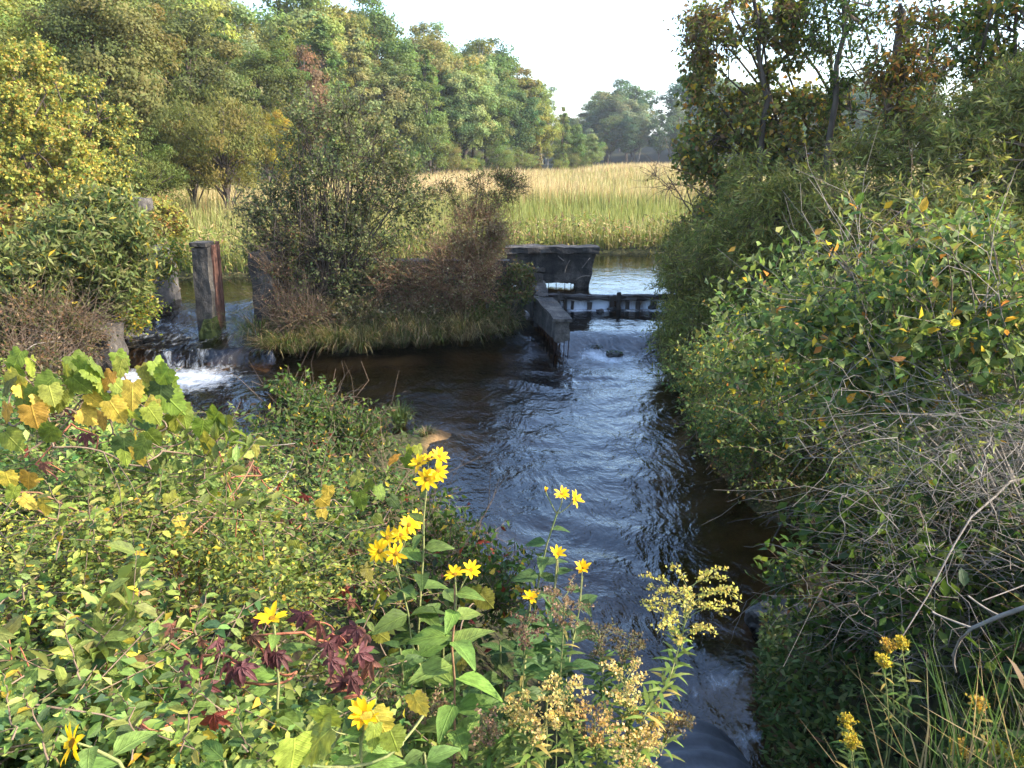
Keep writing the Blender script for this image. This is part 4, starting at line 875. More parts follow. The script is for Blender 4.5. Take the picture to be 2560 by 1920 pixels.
plant('shaded_ground_shrub', 'low dark leafy shrub beneath the grey dead branches', 'shrub', (2.5, 4.6, .6),
      [(hp(2150, 1480, 4.2), (.55, .5, .3), 260), (hp(2350, 1350, 3.6), (.7, .6, .35), 300), (hp(2500, 1500, 2.9), (.6, .5, .3), 200)], 523, [(4, GRN), (2, BLG), (1, LGR), (1, DGR)], (.05, .08), .6, OVAL, (.15, .35), 8, 6, .008, M_TWIG, nobj=120)
def cane_spray(name, label, canes, leafL, pal, seed, r=.0035, W=.55, pairs=9, bow=.14, mat=None):
    rg = np.random.default_rng(seed); C_ = [(px(*a[:2], y=a[2]), px(*b[:2], y=b[2])) for a, b in canes]
    root = empty(name, C_[0][0], label, 'shrub'); lm = tmesh('veined_oval', OVAL, M_VEIN)
    for a, b in C_:
        P = bez(a[None], b[None], 12, rg, .05, bow)[0]; P[1:] += rg.normal(0, .004, (11, 3))
        V, F = tubes(P[None], np.linspace(r, r * .35, 12)[None], 5); child('cane', V, F, None, mat or M_TWIG, root)
        for k in range(pairs):
            t = (.18 + .82 * k / (pairs - 1)) * 10.99; i = int(t); p = P[i] + (P[min(i + 1, 11)] - P[i]) * (t - i); T = nrm(P[min(i + 1, 11)] - P[max(i - 1, 0)])
            q = np.cross(T, np.array([0, 0, 1.]) + rg.normal(0, .35, 3)); q = q / max(np.linalg.norm(q), 1e-6)
            if k % 2: q = nrm(np.cross(T, q) * .8 + q * .4)
            L = leafL * rg.uniform(.75, 1.15) * (1 if k < pairs - 2 else .7)
            for sgn in (1, -1):
                if rg.random() < .1: continue
                c = palette(rg, pal, 1)[0]; place_leaf('leaf', lm, p, q * sgn + T * .55 + np.array([0, 0, -.1]), np.array([.05, -.35, 1]) + rg.normal(0, .25, 3), L, L * W, c, root)
cane_spray('honeysuckle_shoots', 'long arching honeysuckle shoots with paired leaves standing clear at right', [((2330, 760, 3.3), (2090, 505, 3.3)), ((2380, 800, 3.2), (2215, 480, 3.2)), ((2200, 820, 3.5), (2035, 590, 3.5)), ((2260, 860, 3.4), (2125, 640, 3.4)), ((2180, 900, 3.7), (2000, 730, 3.7)), ((2450, 760, 3.1), (2330, 560, 3.1)), ((2120, 900, 3.9), (1930, 760, 3.9)), ((2500, 700, 3.2), (2420, 530, 3.2)), ((2350, 820, 3.2), (2150, 700, 3.2)), ((2560, 680, 3.2), (2520, 540, 3.2))], .058, HS, 531)
cane_spray('honeysuckle_shoots', 'leafy shoots reaching from the right bank over the water', [((1900, 1000, 6.2), (1740, 880, 6.2)), ((1900, 1080, 6.0), (1720, 1010, 6.0)), ((1950, 950, 6.0), (1800, 800, 6.0)), ((1960, 1150, 5.8), (1760, 1130, 5.8)), ((2000, 1220, 5.6), (1820, 1230, 5.6)), ((1880, 920, 6.4), (1760, 760, 6.4))], .055, HS, 532, bow=.08)
# grey dead branches
rg = np.random.default_rng(61); ds = empty('dead_brush', (2.6, 2.6, 1.5), 'tangle of bare grey dead branches sprawling down the right bank', 'brush')
def arc_set(n, L, r, src_u, src_v, src_y, spread):
    s = np.array([px(rg.uniform(*src_u), rg.uniform(*src_v), y=rg.uniform(*src_y)) for _ in range(n)])
    d = nrm(np.stack([rg.normal(-.7, spread * 1.25, n), rg.normal(.1, spread * 1.1, n), rg.normal(-.02, spread * .75, n)], 1)); l_ = rg.uniform(*L, (n, 1))
    e = s + d * l_; P = bez(s, e, 7, rg, .08, .07); P[:, -2:, 2] -= (l_ * .05); P += rg.normal(0, .006, P.shape)
    return P
main = arc_set(20, (.7, 1.2), .009, (2500, 2950), (1000, 1700), (2.5, 3.6), .35)
for p in main:
    V, F = tubes(p[None], np.linspace(.0055, .002, 7)[None] * rg.uniform(.6, 1.25), 5); child('branch', V, F, None, M_DEAD, ds)
tw = arc_set(620, (.25, .75), .003, (2180, 2750), (980, 1660), (2.6, 3.9), .75)
tw2 = arc_set(520, (.12, .38), .003, (2060, 2620), (1020, 1600), (2.6, 4.2), 1.1)
src = tw[rg.integers(0, 620, 520), rg.integers(1, 6, 520)]; tw2 += (src - tw2[:, 0])[:, None]
tw += rg.normal(0, .011, tw.shape); tw2 += rg.normal(0, .006, tw2.shape)
V, F = tubes(np.concatenate([tw, tw2]), np.tile(np.linspace(.0042, .0016, 7), (1140, 1)) * rg.uniform(.25, .5, (1140, 1)), 3); child('twigs', V, F, None, M_DEAD, ds, 'stuff')
br = empty('fallen_branch', px(2560, 1535, y=2.0), 'thick pale fallen branch at the right edge in front of the dead brush', 'branch')
pp = np.array([[px(2600, 1505, y=2.0), px(2500, 1540, y=2.05), px(2430, 1570, y=2.1), px(2400, 1600, y=2.12), px(2380, 1640, y=2.15)]]); V, F = tubes(pp, np.array([[.0075, .007, .006, .005, .003]]), 7); child('limb', V, F, None, M_DEAD, br)
for a, b in (((2430, 1570), (2330, 1530)), ((2500, 1540), (2420, 1490)), ((2400, 1600), (2390, 1680))):
    rod('side_twig', px(*a, y=2.1), px(*b, y=2.15), .004, M_DEAD, br, 4, .08, rg)

# ------------------------------------------------------------------ foreground thicket, bottom left
CP = [(0, 1900, 1.25), (300, 1900, 1.25), (650, 1900, 1.3), (960, 1910, 1.45), (-200, 1500, 1.8), (0, 1500, 1.85), (300, 1500, 1.9), (600, 1560, 1.95), (860, 1640, 2.1), (-100, 1150, 2.5), (0, 1150, 2.6), (300, 1180, 2.75), (550, 1260, 3.0), (800, 1380, 3.1),
      (0, 1010, 3.1), (280, 1010, 3.2), (470, 1070, 3.35), (650, 1160, 4.1), (830, 1260, 4.4), (950, 1400, 4.0), (0, 960, 3.6), (250, 980, 3.7)]
CP3 = np.array([px(u, v, y=y) for u, v, y in CP])
def ztop(x, y):
    d = ((x[:, None] - CP3[None, :, 0]) ** 2 + (y[:, None] - CP3[None, :, 1]) ** 2 + .03) ** -1.6
    return (d * CP3[None, :, 2]).sum(1) / d.sum(1) - .06
rng = np.random.default_rng(700)
THK = [('sprawling honeysuckle bush at the bottom left corner', -1.0, 1.2), ('sprawling honeysuckle bush left of the tall sunflowers', -.35, 1.6), ('honeysuckle bush at the left edge below the grape leaves', -1.7, 2.3), ('honeysuckle bush in the middle of the left bank', -.9, 2.5), ('honeysuckle bush behind the grape vine at left', -2.2, 3.4), ('shaded honeysuckle bush beside the water behind the sunflowers', -.9, 3.7)]
cen = np.array([t[1:] for t in THK])
n = 52000
yy = 1.0 + rng.random(n) ** 1.2 * 3.8; xx = rng.uniform(-1, .02, n) * (yy * .80 + .6)
dens = np.clip(3.2 / yy ** 1.3, 0, 1); edge = np.interp(yy, [1, 1.4, 2, 3, 4, 4.8], [-.22, -.36, -.46, -.64, -.62, -.9])
kp = (rng.random(n) < dens) & (xx < edge + rng.normal(0, .06, n)); xx, yy = xx[kp], yy[kp]
hol = lumps(xx, yy, 4.2, 74) + .6 * lumps(xx, yy, 9, 75); kp = hol > rng.normal(-.22, .1, len(xx)); xx, yy = xx[kp], yy[kp]
zt_ = ztop(xx, yy) + .12 * lumps(xx, yy, 2.6, 70) + .15 * lumps(xx, yy, 5, 71) + .08 * lumps(xx, yy, 11, 72) - .05
zz = zt_ - rng.exponential(.11, len(xx))
own = np.argmin((xx[:, None] - cen[None, :, 0]) ** 2 + (yy[:, None] - cen[None, :, 1]) ** 2, 1)
LPAL = [(4, (.165, .22, .046)), (3, (.105, .155, .04)), (3.2, (.245, .285, .065)), (.9, (.37, .37, .075)), (.35, YEL), (1.5, (.065, .11, .04))]
vm = tmesh('veined_oval', OVAL, M_VEIN)
for t, (lb, cx, cy) in enumerate(THK):
    m = (own == t) & (rng.random(len(xx)) < .5); P = np.stack([xx[m], yy[m], zz[m]], 1); k = len(P)
    root = empty('honeysuckle_bush', (cx, cy, gz(cx, cy)), lb, 'bush')
    # arching shoots that carry opposite leaves
    ns = max(20, k // 5); tip = P[rng.choice(k, ns, False)]
    fa = 3.0 * lumps(tip[:, 0], tip[:, 1], 1.8, 76) + rng.normal(0, .55, ns) - 1.0; dr = nrm(np.stack([np.cos(fa), np.sin(fa) * .8, rng.normal(.5, .4, ns)], 1)); ln = rng.uniform(.22, .55, (ns, 1))
    sp_ = bez(tip - dr * ln, tip + np.array([0, 0, .03]), 6, rng, .07, .08)
    V, F = tubes(sp_[:, ::2] if ns > 40 else sp_, np.tile(np.linspace(.0028, .0012, 3 if ns > 40 else 6), (ns, 1)), 3); child('shoots', V, F, None, M_TWIG, root, 'stuff')
    tq = np.tile(np.linspace(.05, .99, 11), (ns, 1)) * 5; i0 = np.minimum(tq.astype(int), 4); f = (tq - i0)[..., None]; rw = np.arange(ns)[:, None]
    Q = (sp_[rw, i0] * (1 - f) + sp_[rw, i0 + 1] * f); T = nrm(sp_[rw, i0 + 1] - sp_[rw, i0]); sd_ = nrm(np.cross(T, np.array([0, 0, 1.]) + rng.normal(0, .5, T.shape)))
    P2 = np.concatenate([Q.reshape(-1, 3)] * 2); D2 = np.concatenate([(sd_ + T * .6).reshape(-1, 3), (-sd_ + T * .6).reshape(-1, 3)])
    D1 = rng.normal(0, 1, (k, 3)) * np.array([1, 1, .45]) + np.array([0, -.2, 0])
    PA = np.concatenate([P2, P]); DA = nrm(np.concatenate([D2, D1])); na_ = len(PA)
    NA = nrm(rng.normal(0, .5, (na_, 3)) + np.array([.12, -.25, .8])); L_ = rng.uniform(.55, 1.15, na_) * .036 * np.where(np.arange(na_) < len(P2), .95, 1.0)
    pt = np.clip(.5 + lumps(PA[:, 0], PA[:, 1], 3.0, 73) * 1.4, 0, 1)
    spc = np.clip(lumps(PA[:, 0], PA[:, 1], 2.4, 77) * 2.2, -1, 1); L_ = L_ * (1 + .38 * spc)
    C = palette(rng, LPAL, na_) * (1 + spc[:, None] * np.array([-.16, -.04, .12])) * (0.7 + .6 * pt[:, None])
    dd = rng.random(na_) < .025; C[dd] = palette(rng, [(1, TAN), (1, BRN)], int(dd.sum()))
    C = C * np.interp(PA[:, 1], [1.2, 2.0, 2.8], [1.12, 1.05, .95])[:, None]
    hid = ztop(PA[:, 0], PA[:, 1]) - PA[:, 2]; d_ = np.linalg.norm(PA - np.array([0, 0, CAMZ]), axis=1) + hid * 4
    sel = np.argsort(d_ * (1 + rng.normal(0, .1, na_)))[:300]; keep = np.ones(na_, bool); keep[sel] = False
    for i in sel: place_leaf('leaf', vm, PA[i], DA[i], NA[i], L_[i], L_[i] * .58, C[i], root)
    V, F, Cc = leafgeo(OV4, PA[keep], DA[keep], NA[keep], L_[keep], L_[keep] * .58, C[keep]); child('foliage', V, F, Cc, M_LEAF, root, 'stuff')
    # a few long canes
    for _ in range(4):
        i = rng.integers(k); a = P[i] + np.array([0, 0, .0]); b = a + np.array([rng.normal(0, .22), rng.uniform(.05, .3), rng.uniform(-.10, .12)])
        rod('cane', a, b, rng.uniform(.0018, .0032), M_DEAD if rng.random() < .6 else M_BROWNSTEM, root, 5, .08, rng, 8)

DW = [(4, (.14, .18, .042)), (3, (.18, .215, .05)), (1.5, (.23, .25, .07))]
for k, (u, v, y_, lb) in enumerate([(420, 1190, 2.75, 'broad-leaved dogwood shoots rising mid-thicket below the grape leaves'), (60, 1640, 1.6, 'broad-leaved dogwood shoots near the left edge at the bottom')]):
    c = px(u, v, y=y_); plant('dogwood_shrub', lb, 'shrub', (c[0], c[1], gz(c[0], c[1])), [(tuple(c - np.array([0, 0, .02])), (.22, .2, .13), 16), (tuple(c + np.array([.15, .1, -.08])), (.18, .2, .1), 9)], 780 + k, DW, (.05, .085), .5, OVAL, (.14, .3), 8, 4, .005, M_REDSTEM, M_TWIG, nobj=120, tr=.0022, clump=5)

cane_spray('upright_shoots', 'upright shoots with paired oval leaves standing above the left thicket', [((500, 1330, 2.7), (480, 1130, 2.7)), ((590, 1300, 2.8), (545, 1090, 2.8)), ((380, 1330, 2.5), (410, 1160, 2.5)), ((250, 1400, 2.2), (235, 1190, 2.25)), ((140, 1400, 2.1), (110, 1200, 2.2)), ((660, 1400, 2.7), (640, 1220, 2.75)), ((330, 1560, 1.9), (345, 1380, 1.95)), ((60, 1500, 1.8), (90, 1330, 1.85)), ((480, 1600, 1.8), (520, 1440, 1.85)), ((200, 1700, 1.5), (150, 1540, 1.55))], .045, LPAL, 791, .0026, .5, 9, .03)
cane_spray('upright_shoots', 'leafy shoots rising at the bottom left beside the tilted sunflower bloom', [((120, 1900, 1.2), (60, 1720, 1.25)), ((330, 1900, 1.25), (300, 1730, 1.3)), ((450, 1880, 1.3), (500, 1700, 1.35)), ((30, 1850, 1.25), (10, 1690, 1.3)), ((620, 1880, 1.4), (600, 1740, 1.45)), ((560, 1780, 1.5), (430, 1660, 1.5))], .042, LPAL, 792, .0024, .52, 8, .03)

# ------------------------------------------------------------------ grape vines and creeper
def grape_template():
    out = [(0, .04), (-.10, .22), (-.06, .42), (.10, .40), (.16, .50), (.26, .43), (.36, .52), (.42, .42), (.52, .47), (.56, .36), (.70, .36), (.72, .25), (.84, .22), (.86, .12), (1.0, 0)]
    pts = [(.02, 0)] + out + [(a, -b) for a, b in out[::-1][1:]]
    V = [(.30, 0, 0.0)]; 
    for a, b in pts[1:]: V.append((a, b, .05 * math.sin(a * 11 + 2) * abs(b) * 2 + .30 * abs(b) * (1 - a) - .55 * (abs(b) ** 2) - .30 * max(0, a - .4)))
    V.append((.55, .0, -.01)); n = len(pts) - 1; F = []
    for i in range(1, n): F.append((0, i + 1, i))
    F.append((0, 1, n))
    return np.array(V), np.array(F)
GRAPE = grape_template(); gm = tmesh('grape_leaf', GRAPE, M_VEIN)
def creeper_template():
    V, F = [], []; tv, tf = OVAL
    for a, l in ((0, 1.0), (.75, .9), (-.75, .9), (1.55, .62), (-1.55, .62)):
        c, s = math.cos(a), math.sin(a); o = len(V)
        for x_, y_, z_ in tv: V.append(((x_ * c - y_ * .42 * s) * l, (x_ * s + y_ * .42 * c) * l, z_ * l - .22 * x_ * x_))
        F += [tuple(i + o for i in f) for f in tf]
    return np.array(V), np.array(F)
CREEP = creeper_template(); cm = tmesh('creeper_leaf', CREEP, M_VEIN)

def vine(name, label, cat, pts, me, size, cols, stemmat, seed, upn=(.1, -.75, .6), path=None, leafname='leaf', near=1.0):
    rg = np.random.default_rng(seed); P = [px(u, v, y=y * near) for u, v, y, c in pts]
    root = empty(name, tuple(P[0] - np.array([0, 0, .3])), label, cat)
    # runners joining neighbouring leaves, nearest first
    left = list(range(len(P))); cur = left.pop(0); prev = P[cur] + np.array([0, .05, -.07])
    nodes = [prev]
    while left:
        nx = min(left, key=lambda i: np.linalg.norm(P[i] - P[cur])); left.remove(nx); cur = nx; nodes.append(P[cur] + np.array([rg.normal(0, .02), .05, -.07]))
    nodes = np.array(nodes)
    for a, b in zip(nodes[:-1], nodes[1:]):
        if np.linalg.norm(a - b) < .9: rod('runner', a, b, .0035, stemmat, root, 5, .10, rg, 6)
    for p, (u, v, y, c), nd in zip(P, pts, range(len(P))):
        an = rg.uniform(-2.4, -.7); D = np.array([math.cos(an) * .9, rg.normal(-.15, .25), math.sin(an) * .75]); N = np.array(upn) + rg.normal(0, .42, 3)
        s = size * rg.uniform(.8, 1.2) * (c[1] if isinstance(c, tuple) else 1)
        col = cols[c[0] if isinstance(c, tuple) else c]; col = np.array(col) * (1 + rg.normal(0, .12)) * (1 + rg.normal(0, .04, 3))
        place_leaf(leafname, me, p - nrm(D) * s * .4, D, N, s, s * rg.uniform(.62, 1.08), col, root)
        rod('petiole', p - nrm(D) * s * .38, p - nrm(D) * s * .4 + np.array([rg.normal(0, .02), .05, -.06]), .0018, stemmat, root, 4, .05, rg, 4)
    return root
GC = {'g': (.15, .20, .03), 'l': (.24, .27, .045), 'y': (.50, .37, .06), 'o': (.46, .25, .05), 'd': (.07, .11, .03), 'v': (.16, .16, .025)}
gl1 = [(75, 915, 3.0, 'l'), (60, 975, 3.0, 'y'), (115, 960, 3.0, 'g'), (105, 1000, 2.95, 'y'), (75, 985, 2.95, 'g'), (205, 915, 3.1, 'g'), (245, 918, 3.1, 'g'), (165, 930, 3.1, 'l'), (128, 985, 2.95, 'l'), (235, 1000, 3.1, 'y'), (330, 985, 3.05, ('y', 1.15)), (378, 1015, 3.05, 'y'),
       (255, 1050, 3.0, 'o'), (400, 925, 3.2, 'g'), (385, 955, 3.2, 'l'), (375, 970, 3.2, 'g'), (430, 1005, 3.15, ('g', 1.15)), (400, 985, 3.15, 'd'), (365, 1045, 3.05, 'd'), (380, 1095, 3.0, ('g', 1.1)), (460, 1040, 3.2, 'g'), (535, 1048, 3.25, 'g'), (505, 1070, 3.2, ('g', 1.05)), (550, 1070, 3.25, 'd'),
       (310, 1120, 2.9, 'd'), (15, 1030, 2.9, 'o'), (85, 1040, 2.9, 'o'), (120, 1085, 2.85, 'g'), (330, 1040, 3.0, 'l'), (440, 1055, 3.15, 'v'), (345, 1140, 2.85, 'y'), (150, 1000, 3.0, 'v'), (270, 950, 3.1, 'o'), (300, 970, 3.1, 'l'), (200, 960, 3.05, 'g'), (40, 940, 3.05, 'g'), (300, 920, 3.2, 'l'), (20, 960, 3.0, 'v')]
rj = np.random.default_rng(799)
gl1 = gl1 + [(u + rj.normal(0, 26), v + rj.normal(8, 26), y + rj.uniform(-.05, .12), rj.choice(['g', 'l', 'l', 'v', 'y', 'g'])) for u, v, y, c in gl1[::1]]
gl1 = [(u, v, y, c if isinstance(c, tuple) else str(c)) for u, v, y, c in gl1]
vine('grape_vine', 'grape vine with large green and yellow lobed leaves above the left thicket', 'vine', gl1, gm, .088, GC, M_TWIG, 801, near=.88)
gl2 = [(300, 1245, 2.6, 'l'), (430, 1255, 2.7, 'v'), (20, 1200, 2.5, 'y'), (70, 1255, 2.45, 'y'), (110, 1265, 2.45, 'y'), (450, 1310, 2.6, 'y'), (30, 1235, 2.5, 'l'), (640, 1125, 3.4, 'l'), (610, 1130, 3.4, 'g'), (250, 1300, 2.5, 'l'), (70, 1200, 2.55, 'o')]
vine('grape_vine', 'scattered yellow grape leaves low among the left thicket', 'vine', gl2, gm, .075, GC, M_BROWNSTEM, 802, near=.95)
gl3 = [(890, 1195, 4.0, 'l'), (920, 1215, 4.0, 'g'), (950, 1230, 4.0, 'g'), (900, 1250, 3.9, ('g', 1.2)), (870, 1270, 3.9, 'g'), (810, 1255, 3.8, 'y'), (805, 1285, 3.8, 'y'), (845, 1300, 3.7, 'g'), (985, 1150, 4.4, 'o'), (1020, 1155, 4.4, 'g'), (1045, 1125, 4.5, 'l'), (1025, 1125, 4.5, 'l'), (985, 1255, 4.2, 'd'), (945, 1300, 3.8, 'g'), (890, 1340, 3.6, 'l'), (925, 1350, 3.6, 'l'),
       (920, 1430, 3.0, ('v', 1.1)), (945, 1495, 2.9, ('v', 1.1)), (740, 1510, 2.8, ('v', 1.2)), (735, 1430, 3.0, 'v'), (780, 1460, 2.9, 'g'), (745, 1370, 3.2, 'v'), (700, 1300, 3.3, 'v'), (990, 1650, 2.6, 'v'), (1150, 1660, 2.6, 'v'), (1190, 1490, 3.0, ('v', 1.1)), (1215, 1500, 3.0, 'v'), (820, 1230, 3.9, 'y'), (955, 1590, 2.7, 'v'), (1010, 1340, 3.6, 'd')]
vine('grape_vine', 'grape vine with lobed leaves at the water edge behind the sunflowers', 'vine', gl3, gm, .09, GC, M_TWIG, 803)
gl4 = [(790, 1855, 1.75, ('l', 1.1)), (815, 1795, 1.8, 'l'), (735, 1885, 1.7, ('l', .95)), (935, 1840, 1.8, ('l', .8)), (985, 1850, 1.8, ('g', .8)), (950, 1810, 1.85, 'y'), (1045, 1760, 1.95, ('y', .8))]
vine('grape_vine', 'pale green grape leaves at the bottom left of the tallest sunflower', 'vine', gl4, gm, .085, GC, M_GREENSTEM, 804, near=.76)
CC = {'m': (.13, .048, .05), 'r': (.24, .055, .04), 'k': (.085, .03, .035), 'p': (.19, .085, .06)}
c1 = [(665, 1630, 1.95, 'm'), (848, 1606, 2.0, 'm'), (915, 1640, 2.0, 'm'), (841, 1665, 1.95, 'm'), (845, 1720, 1.9, 'm'), (796, 1570, 2.0, 'm'), (640, 1560, 2.0, 'm'), (900, 1600, 2.05, 'p'), (870, 1700, 1.95, 'm'), (690, 1650, 1.95, 'k'), (620, 1680, 1.9, 'm')]
c1 = c1 + [(u + rj.normal(0, 28), v + rj.normal(5, 26), y, rj.choice(['m', 'k', 'p', 'm'])) for u, v, y, c in c1]
c1 = [(u, v, y, str(c)) for u, v, y, c in c1]
vine('creeper_vine', 'maroon five-leaflet creeper spray in the middle foreground', 'vine', c1, cm, .058, CC, M_REDSTEM, 811, (.1, -.5, .8), near=.86)
c2 = [(555, 1620, 1.95, 'm'), (465, 1690, 1.85, 'm'), (525, 1717, 1.85, 'm'), (350, 1825, 1.6, 'm'), (535, 1808, 1.7, 'r'), (590, 1690, 1.9, 'm'), (500, 1610, 1.95, 'p'), (430, 1580, 2.0, 'p'), (330, 1850, 1.6, 'k'), (490, 1740, 1.8, 'm')]
vine('creeper_vine', 'maroon creeper leaves low in the bottom left thicket', 'vine', c2, cm, .054, CC, M_REDSTEM, 812, (.1, -.5, .8), near=.86)
c3 = [(720, 1310, 3.2, ('k', 1.3)), (695, 1215, 3.5, 'r'), (760, 1247, 3.4, 'r'), (637, 1177, 3.4, 'p'), (545, 1100, 3.2, 'm'), (630, 1165, 3.3, 'p'), (568, 1170, 3.1, 'r'), (860, 1480, 2.9, 'r'), (735, 1475, 2.9, 'r'), (880, 1510, 2.85, 'p'), (620, 1140, 3.4, 'm'), (880, 1380, 3.3, 'p')]
vine('creeper_vine', 'red and dark purple creeper leaves beside the spit', 'vine', c3, cm, .050, CC, M_REDSTEM, 813, (.1, -.5, .8))
c4 = [(215, 1100, 2.85, 'm'), (160, 1028, 2.95, 'm'), (225, 1060, 2.9, 'm'), (70, 1130, 2.7, 'r'), (110, 1170, 2.6, 'p'), (190, 1040, 2.95, 'k')]
vine('creeper_vine', 'small maroon creeper spray among the grape leaves at left', 'vine', c4, cm, .046, CC, M_REDSTEM, 814, (.1, -.5, .8))

# ------------------------------------------------------------------ sunflowers
def sun_leaf():
    xs = np.array([0, .06, .16, .3, .45, .6, .75, .88, 1.0]); ws = np.array([.03, .06, .34, .5, .47, .38, .25, .12, 0])
    V, F = [], []
    for i, (a, b) in enumerate(zip(xs, ws)):
        z = .10 * a - .34 * a * a; sr_ = 1 + (.05 if i % 2 else -.03)
        V += [(a, -b * sr_, z + b * .22), (a, 0, z), (a, b * sr_, z + b * .22)]
    for i in range(len(xs) - 1):
        o = i * 3; F += [(o, o + 1, o + 4), (o, o + 4, o + 3), (o + 1, o + 2, o + 5), (o + 1, o + 5, o + 4)]
    return np.array(V), np.array(F)
SL = sun_leaf(); slm = tmesh('sunflower_leaf', SL, M_VEIN)
PET = (np.array([[.12, -.06, 0], [.12, .06, 0], [.45, -.17, .06], [.45, 0, .02], [.45, .17, .06], [.8, -.125, .05], [.8, 0, .02], [.8, .125, .05], [1, 0, -.02]]),
       np.array([[0, 3, 2], [0, 1, 3], [1, 4, 3], [2, 3, 6], [2, 6, 5], [3, 4, 7], [3, 7, 6], [5, 6, 8], [6, 7, 8]]))
pm = tmesh('petal', PET, M_PETAL)
def disc_mesh():
    bm = bmesh.new(); bmesh.ops.create_uvsphere(bm, u_segments=14, v_segments=7, radius=1)
    for v in bm.verts: v.co = Vector((v.co.x * .21, v.co.y * .21, v.co.z * .13 + .02)) * (1 + .12 * mnoise.noise(v.co * 9))
    me = bpy.data.meshes.new('disc'); bm.to_mesh(me); bm.free(); me.materials.append(M_DISC); return me
DM = disc_mesh()
def calyx_mesh():
    V, F = [], []
    for k in range(10):
        a = k * .628; c, s = math.cos(a), math.sin(a); o = len(V)
        V += [(.06 * c, .06 * s, -.20), (.2 * c - .08 * s, .2 * s + .08 * c, -.10), (.2 * c + .08 * s, .2 * s - .08 * c, -.10), (.36 * c, .36 * s, -.03)]; F += [(o, o + 2, o + 1), (o + 1, o + 2, o + 3)]
    return raw_mesh('calyx', np.array(V), np.array(F), np.tile([.06, .10, .03], (len(V), 1)), M_LEAF)
CM = calyx_mesh()
YELF = (.80, .50, .012)
def bloom(root, p, facing, rad, rg, npet=10, openness=.25, cup=0.0):
    f = nrm(np.array(facing, float)); a = nrm(np.cross(f, [0.1, .2, 1.])); b = np.cross(f, a)
    head = bpy.data.objects.new('flower_head', DM); COL.objects.link(head); head.parent = root
    off = np.array(p) - np.array(root.location)
    head.matrix_basis = Matrix(((a[0] * rad, b[0] * rad, f[0] * rad, off[0]), (a[1] * rad, b[1] * rad, f[1] * rad, off[1]), (a[2] * rad, b[2] * rad, f[2] * rad, off[2]), (0, 0, 0, 1)))
    cx_ = bpy.data.objects.new('calyx', CM); COL.objects.link(cx_); cx_.parent = head
    for k in range(npet):
        an = 2 * math.pi * k / npet + rg.normal(0, .07); el = openness + rg.normal(0, .2) + cup
        if rg.random() < .08: continue
        D = np.array([math.cos(an) * math.cos(el), math.sin(an) * math.cos(el), math.sin(el)]); U = np.array([-math.cos(an) * math.sin(el), -math.sin(an) * math.sin(el), math.cos(el)]); Sd = np.cross(U, D)
        pe = bpy.data.objects.new('petal', pm); COL.objects.link(pe); pe.parent = head; l_ = rg.uniform(.88, 1.1)
        pe.matrix_basis = Matrix(((D[0] * l_, Sd[0], U[0] * l_, 0), (D[1] * l_, Sd[1], U[1] * l_, 0), (D[2] * l_, Sd[2], U[2] * l_, .0), (0, 0, 0, 1)))
        j = 1 + rg.normal(0, .08); pe.color = (YELF[0] * j, YELF[1] * j * (1 + rg.normal(0, .08)), YELF[2], 1)
def sunflower(label, stem, heads, seed, leafL, nleaf, rad, y, lcol=(.10, .16, .035), stemmat=M_GREENSTEM, r=.006, l0=.15):
    rg = np.random.default_rng(seed); S_ = [px(u, v, y=yy_) for u, v, yy_ in stem]
    last = S_[-1]; gb = gz(last[0], last[1]); S_.append(np.array([last[0] + rg.normal(0, .03), last[1] - .05, min(gb, last[2] - .05)]))
    S_ = np.array(S_); root = empty('sunflower', S_[-1], label, 'sunflower')
    seglen = np.concatenate([[0], np.cumsum(np.linalg.norm(np.diff(S_, axis=0), axis=1))]); tt = np.linspace(0, seglen[-1], 16)
    path = np.stack([np.interp(tt, seglen, S_[:, i]) for i in range(3)], 1); path[1:-1] += rg.normal(0, .004, (14, 3))
    V, F = tubes(path[None], np.linspace(r * .55, r, 16)[None], 7); child('stem', V, F, None, stemmat, root)
    vis = seglen[-2]
    az = rg.uniform(0, 6.28)
    for k in range(nleaf):
        s_ = vis * (l0 + (1.02 - l0) * k / max(1, nleaf - 1)) + rg.normal(0, .01); p = np.array([np.interp(s_, tt, path[:, i]) for i in range(3)]); az += 2.4 + rg.normal(0, .3)
        big = np.interp(k / max(1, nleaf - 1), [0, .35, 1], [.6, 1, 1.05]); L_ = leafL * big * rg.uniform(.85, 1.15)
        D = np.array([math.cos(az), math.sin(az) * .8 - .15, rg.uniform(-.15, .35)]); N = np.array([0, -.35, 1]) + rg.normal(0, .22, 3)
        c = np.array(lcol) * (1 + rg.normal(0, .15)) * (1 + rg.normal(0, .05, 3)); place_leaf('leaf', slm, p, D, N, L_ * 1.08, L_ * .50, c, root)
    for hd in heads:
        u, v, yy_, fc = hd[:4]; p = px(u, v, y=yy_); fc = np.array(fc, float); rr_ = rad * 1.12 * (hd[4] if len(hd) > 4 else 1)
        bloom(root, p, fc, rr_, rg, int(rg.integers(9, 13)), hd[5] if len(hd) > 5 else .22)
        k = np.argmin(np.linalg.norm(path[:9] - p - np.array([0, 0, -.10]), axis=1)); q = p - nrm(fc) * rr_ * .15
        rod('flower_stalk', q, path[k], .0022, M_GREENSTEM, root, 5, .06, rg, 5)
sunflower('tall sunflower with five yellow blooms clustered at its top against the water', [(1066, 1225, 2.4), (1058, 1350, 2.4), (1052, 1480, 2.38), (1046, 1620, 2.35), (1060, 1800, 2.2)],
          [(1097, 1142, 2.42, (.35, -.5, .7)), (1072, 1148, 2.45, (.15, -.3, .9), .9), (1048, 1160, 2.42, (-.3, -.4, .85), .95), (1093, 1178, 2.36, (.25, -.85, .45)), (1067, 1198, 2.34, (-.05, -.9, .4), 1.12)], 901, .13, 16, .036, 2.4)
